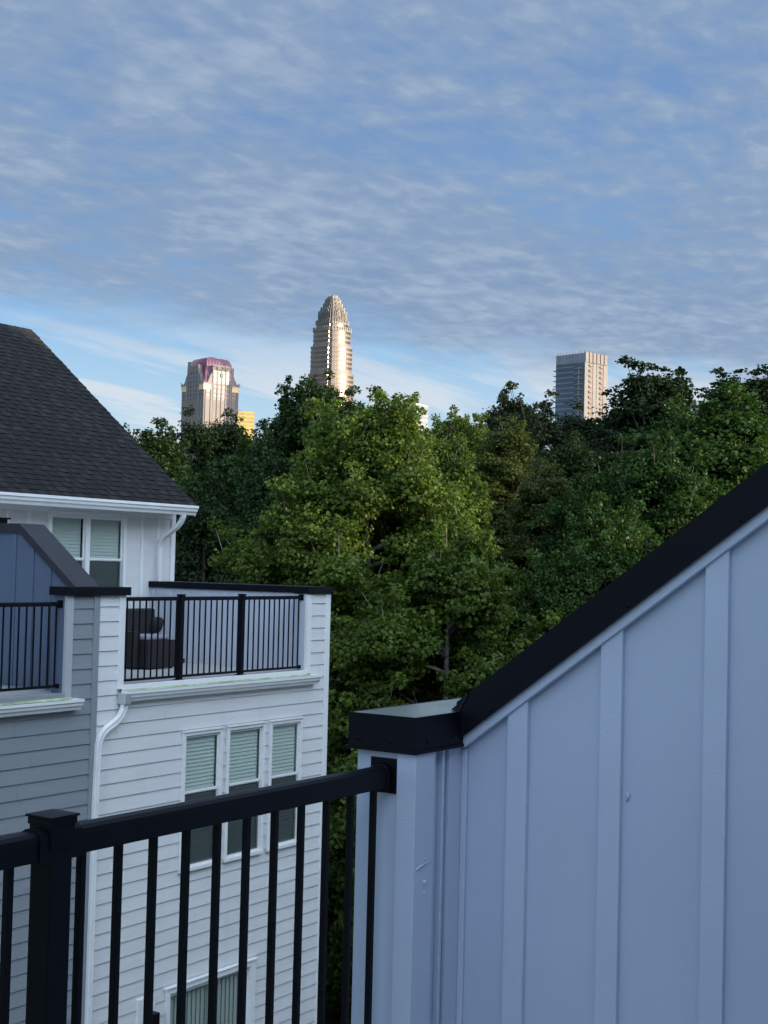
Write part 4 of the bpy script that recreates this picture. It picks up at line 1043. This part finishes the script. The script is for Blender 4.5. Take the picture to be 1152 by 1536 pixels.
leaf_mid = leaf_mat('leaf_mid', (.011, .027, .008), (.042, .078, .018), .24)
for src, key in (('maple', 'mid'), ('broad', 'mid_broad')):
    a_, b_, c_ = KINDS[src]; b2 = b_.copy(); b2.materials[0] = leaf_mid; KINDS[key] = (a_, b2, c_)
def plant(key, px, ytop, D, width, label, rot=0.0, group=None, name='broadleaf_tree'):
    """px: where its trunk stands in the photo, ytop: height of its top there, width: crown scale"""
    tm, lm, top = KINDS[key]; p = at(px, ytop, D); H = p.z-GZ; s = H/top
    t = thing(name, (p.x, p.y, GZ+.0), label, 'tree', group)
    t.rotation_euler = (0, 0, rot); t.scale = (s*width, s*width, s)
    for nm, me in (('trunk', tm), ('crown', lm)):
        o = bpy.data.objects.new(nm, me); C.objects.link(o); o.parent = t
    return t
G = 'trees between the houses and the city'
TREES = [
 # key, px, ytop, D, width, rot, label
 ('broad', 566, 600, 37, 1.0, .3, 'big leafy tree in the middle, sunlit yellow-green crown just right of the terrace'),
 ('broad', 632, 650, 40, .85, 5.4, 'yellow-green tree filling the right shoulder of the big middle tree'),
 ('mid', 490, 690, 43, .9, 3.0, 'leafy green tree forming the left flank of the big middle tree'),
 ('broad_low', 680, 790, 33, .95, 1.2, 'lower yellow-green tree whose leaves reach the tip of the near black coping'),
 ('mid', 425, 672, 48, .85, 2.0, 'green tree on the left flank of the big middle tree, above the far terrace wall'),
 ('mid_broad', 478, 573, 47, .80, 4.1, 'tall leafy tree standing just in front of the tallest tower'),
 ('feather', 748, 634, 55, 1.0, .4, 'feathery olive tree right of the big middle tree'),
 ('feather', 815, 700, 50, 1.0, 2.4, 'fine-leaved olive tree low beside the feathery one, above the near coping'),
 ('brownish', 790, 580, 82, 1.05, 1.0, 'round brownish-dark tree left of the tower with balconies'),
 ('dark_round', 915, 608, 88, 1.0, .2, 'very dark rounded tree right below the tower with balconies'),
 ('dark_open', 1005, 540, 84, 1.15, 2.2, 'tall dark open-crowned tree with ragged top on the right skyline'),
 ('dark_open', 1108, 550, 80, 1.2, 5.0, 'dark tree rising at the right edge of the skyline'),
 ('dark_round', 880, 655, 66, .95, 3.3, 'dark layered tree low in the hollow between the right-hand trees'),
 ('maple', 1090, 588, 46, 1.15, .5, 'bright green tree with upright shoots at the right edge above the coping'),
 ('maple', 985, 655, 44, .95, 2.6, 'fresh green tree left of the one at the right edge'),
 ('maple', 905, 748, 40, .80, 3.9, 'small bright green tree low before the dark hollow'),
 ('maple', 855, 830, 38, .85, .9, 'low green tree just above the middle of the near coping'),
 ('maple', 760, 900, 40, .9, 5.2, 'low green tree tucked behind the lower part of the near coping'),
 ('dark_round', 312, 622, 74, .95, 1.4, 'dark dome-shaped tree in front of the purple-roofed tower'),
 ('dark_open', 418, 603, 78, .75, .7, 'dark tree between the purple-roofed tower and the tallest tower'),
 ('mid', 232, 636, 66, 1.0, 1.1, 'mid green tree rising beside the slope of the dark roof'),
 ('mid', 365, 668, 50, 1.05, 3.2, 'blue-green tree standing behind the white terrace wall'),
 ('dark_round', 290, 740, 46, 1.0, 2.0, 'dark tree right behind the corner of the white house'),
 ('dark_open', 160, 700, 60, 1.2, 4.0, 'dark tree mostly behind the shingle roof'),
 ('brownish', 650, 645, 68, .85, 4.4, 'darker tree behind the right shoulder of the big middle tree'),
 ('broad', 690, 622, 72, .75, 2.9, 'thin-topped tree with loose sprays beside the pale office block'),
 ('mid', 545, 960, 34, .8, 1.7, 'low dark tree below the big middle tree, behind the near railing'),
 ('mid', 460, 900, 36, .9, 4.4, 'low tree right behind the corner of the white terrace'),
 ('dark_round', 1200, 640, 52, 1.0, .8, 'dark tree just past the right edge'),
 ('dark_round', 40, 660, 70, 1.2, 2.8, 'dark tree hidden behind the ridge of the shingle roof'),
]
for key, px, yt, D, w, rot, lab in TREES: plant(key, px, yt, D, w, lab, rot, G)
# farther wood that only shows as dark gaps between the trees: counted trees again
rng = random.Random(77)
FAR = [(90, 690, 'far dark tree behind the shingle roof'), (215, 668, 'far dark tree in the gap right beside the roof slope'), (345, 662, 'far dark tree under the sunset-coloured office block'),
 (430, 655, 'far dark tree left behind the big middle tree'), (520, 650, 'far dark tree directly behind the big middle tree'), (610, 655, 'far dark tree under the pale office block'),
 (665, 650, 'far dark tree just right of the pale office block'), (720, 655, 'far dark tree behind the feathery olive tree'), (770, 650, 'far dark tree behind the brownish round tree'),
 (850, 640, 'far dark tree at the foot of the tower with balconies'), (940, 630, 'far dark tree right of the tower with balconies'), (1030, 628, 'far dark tree below the ragged open-crowned tree'),
 (1120, 625, 'far dark tree at the right edge behind the bright green one'), (1220, 640, 'far dark tree past the right edge')]
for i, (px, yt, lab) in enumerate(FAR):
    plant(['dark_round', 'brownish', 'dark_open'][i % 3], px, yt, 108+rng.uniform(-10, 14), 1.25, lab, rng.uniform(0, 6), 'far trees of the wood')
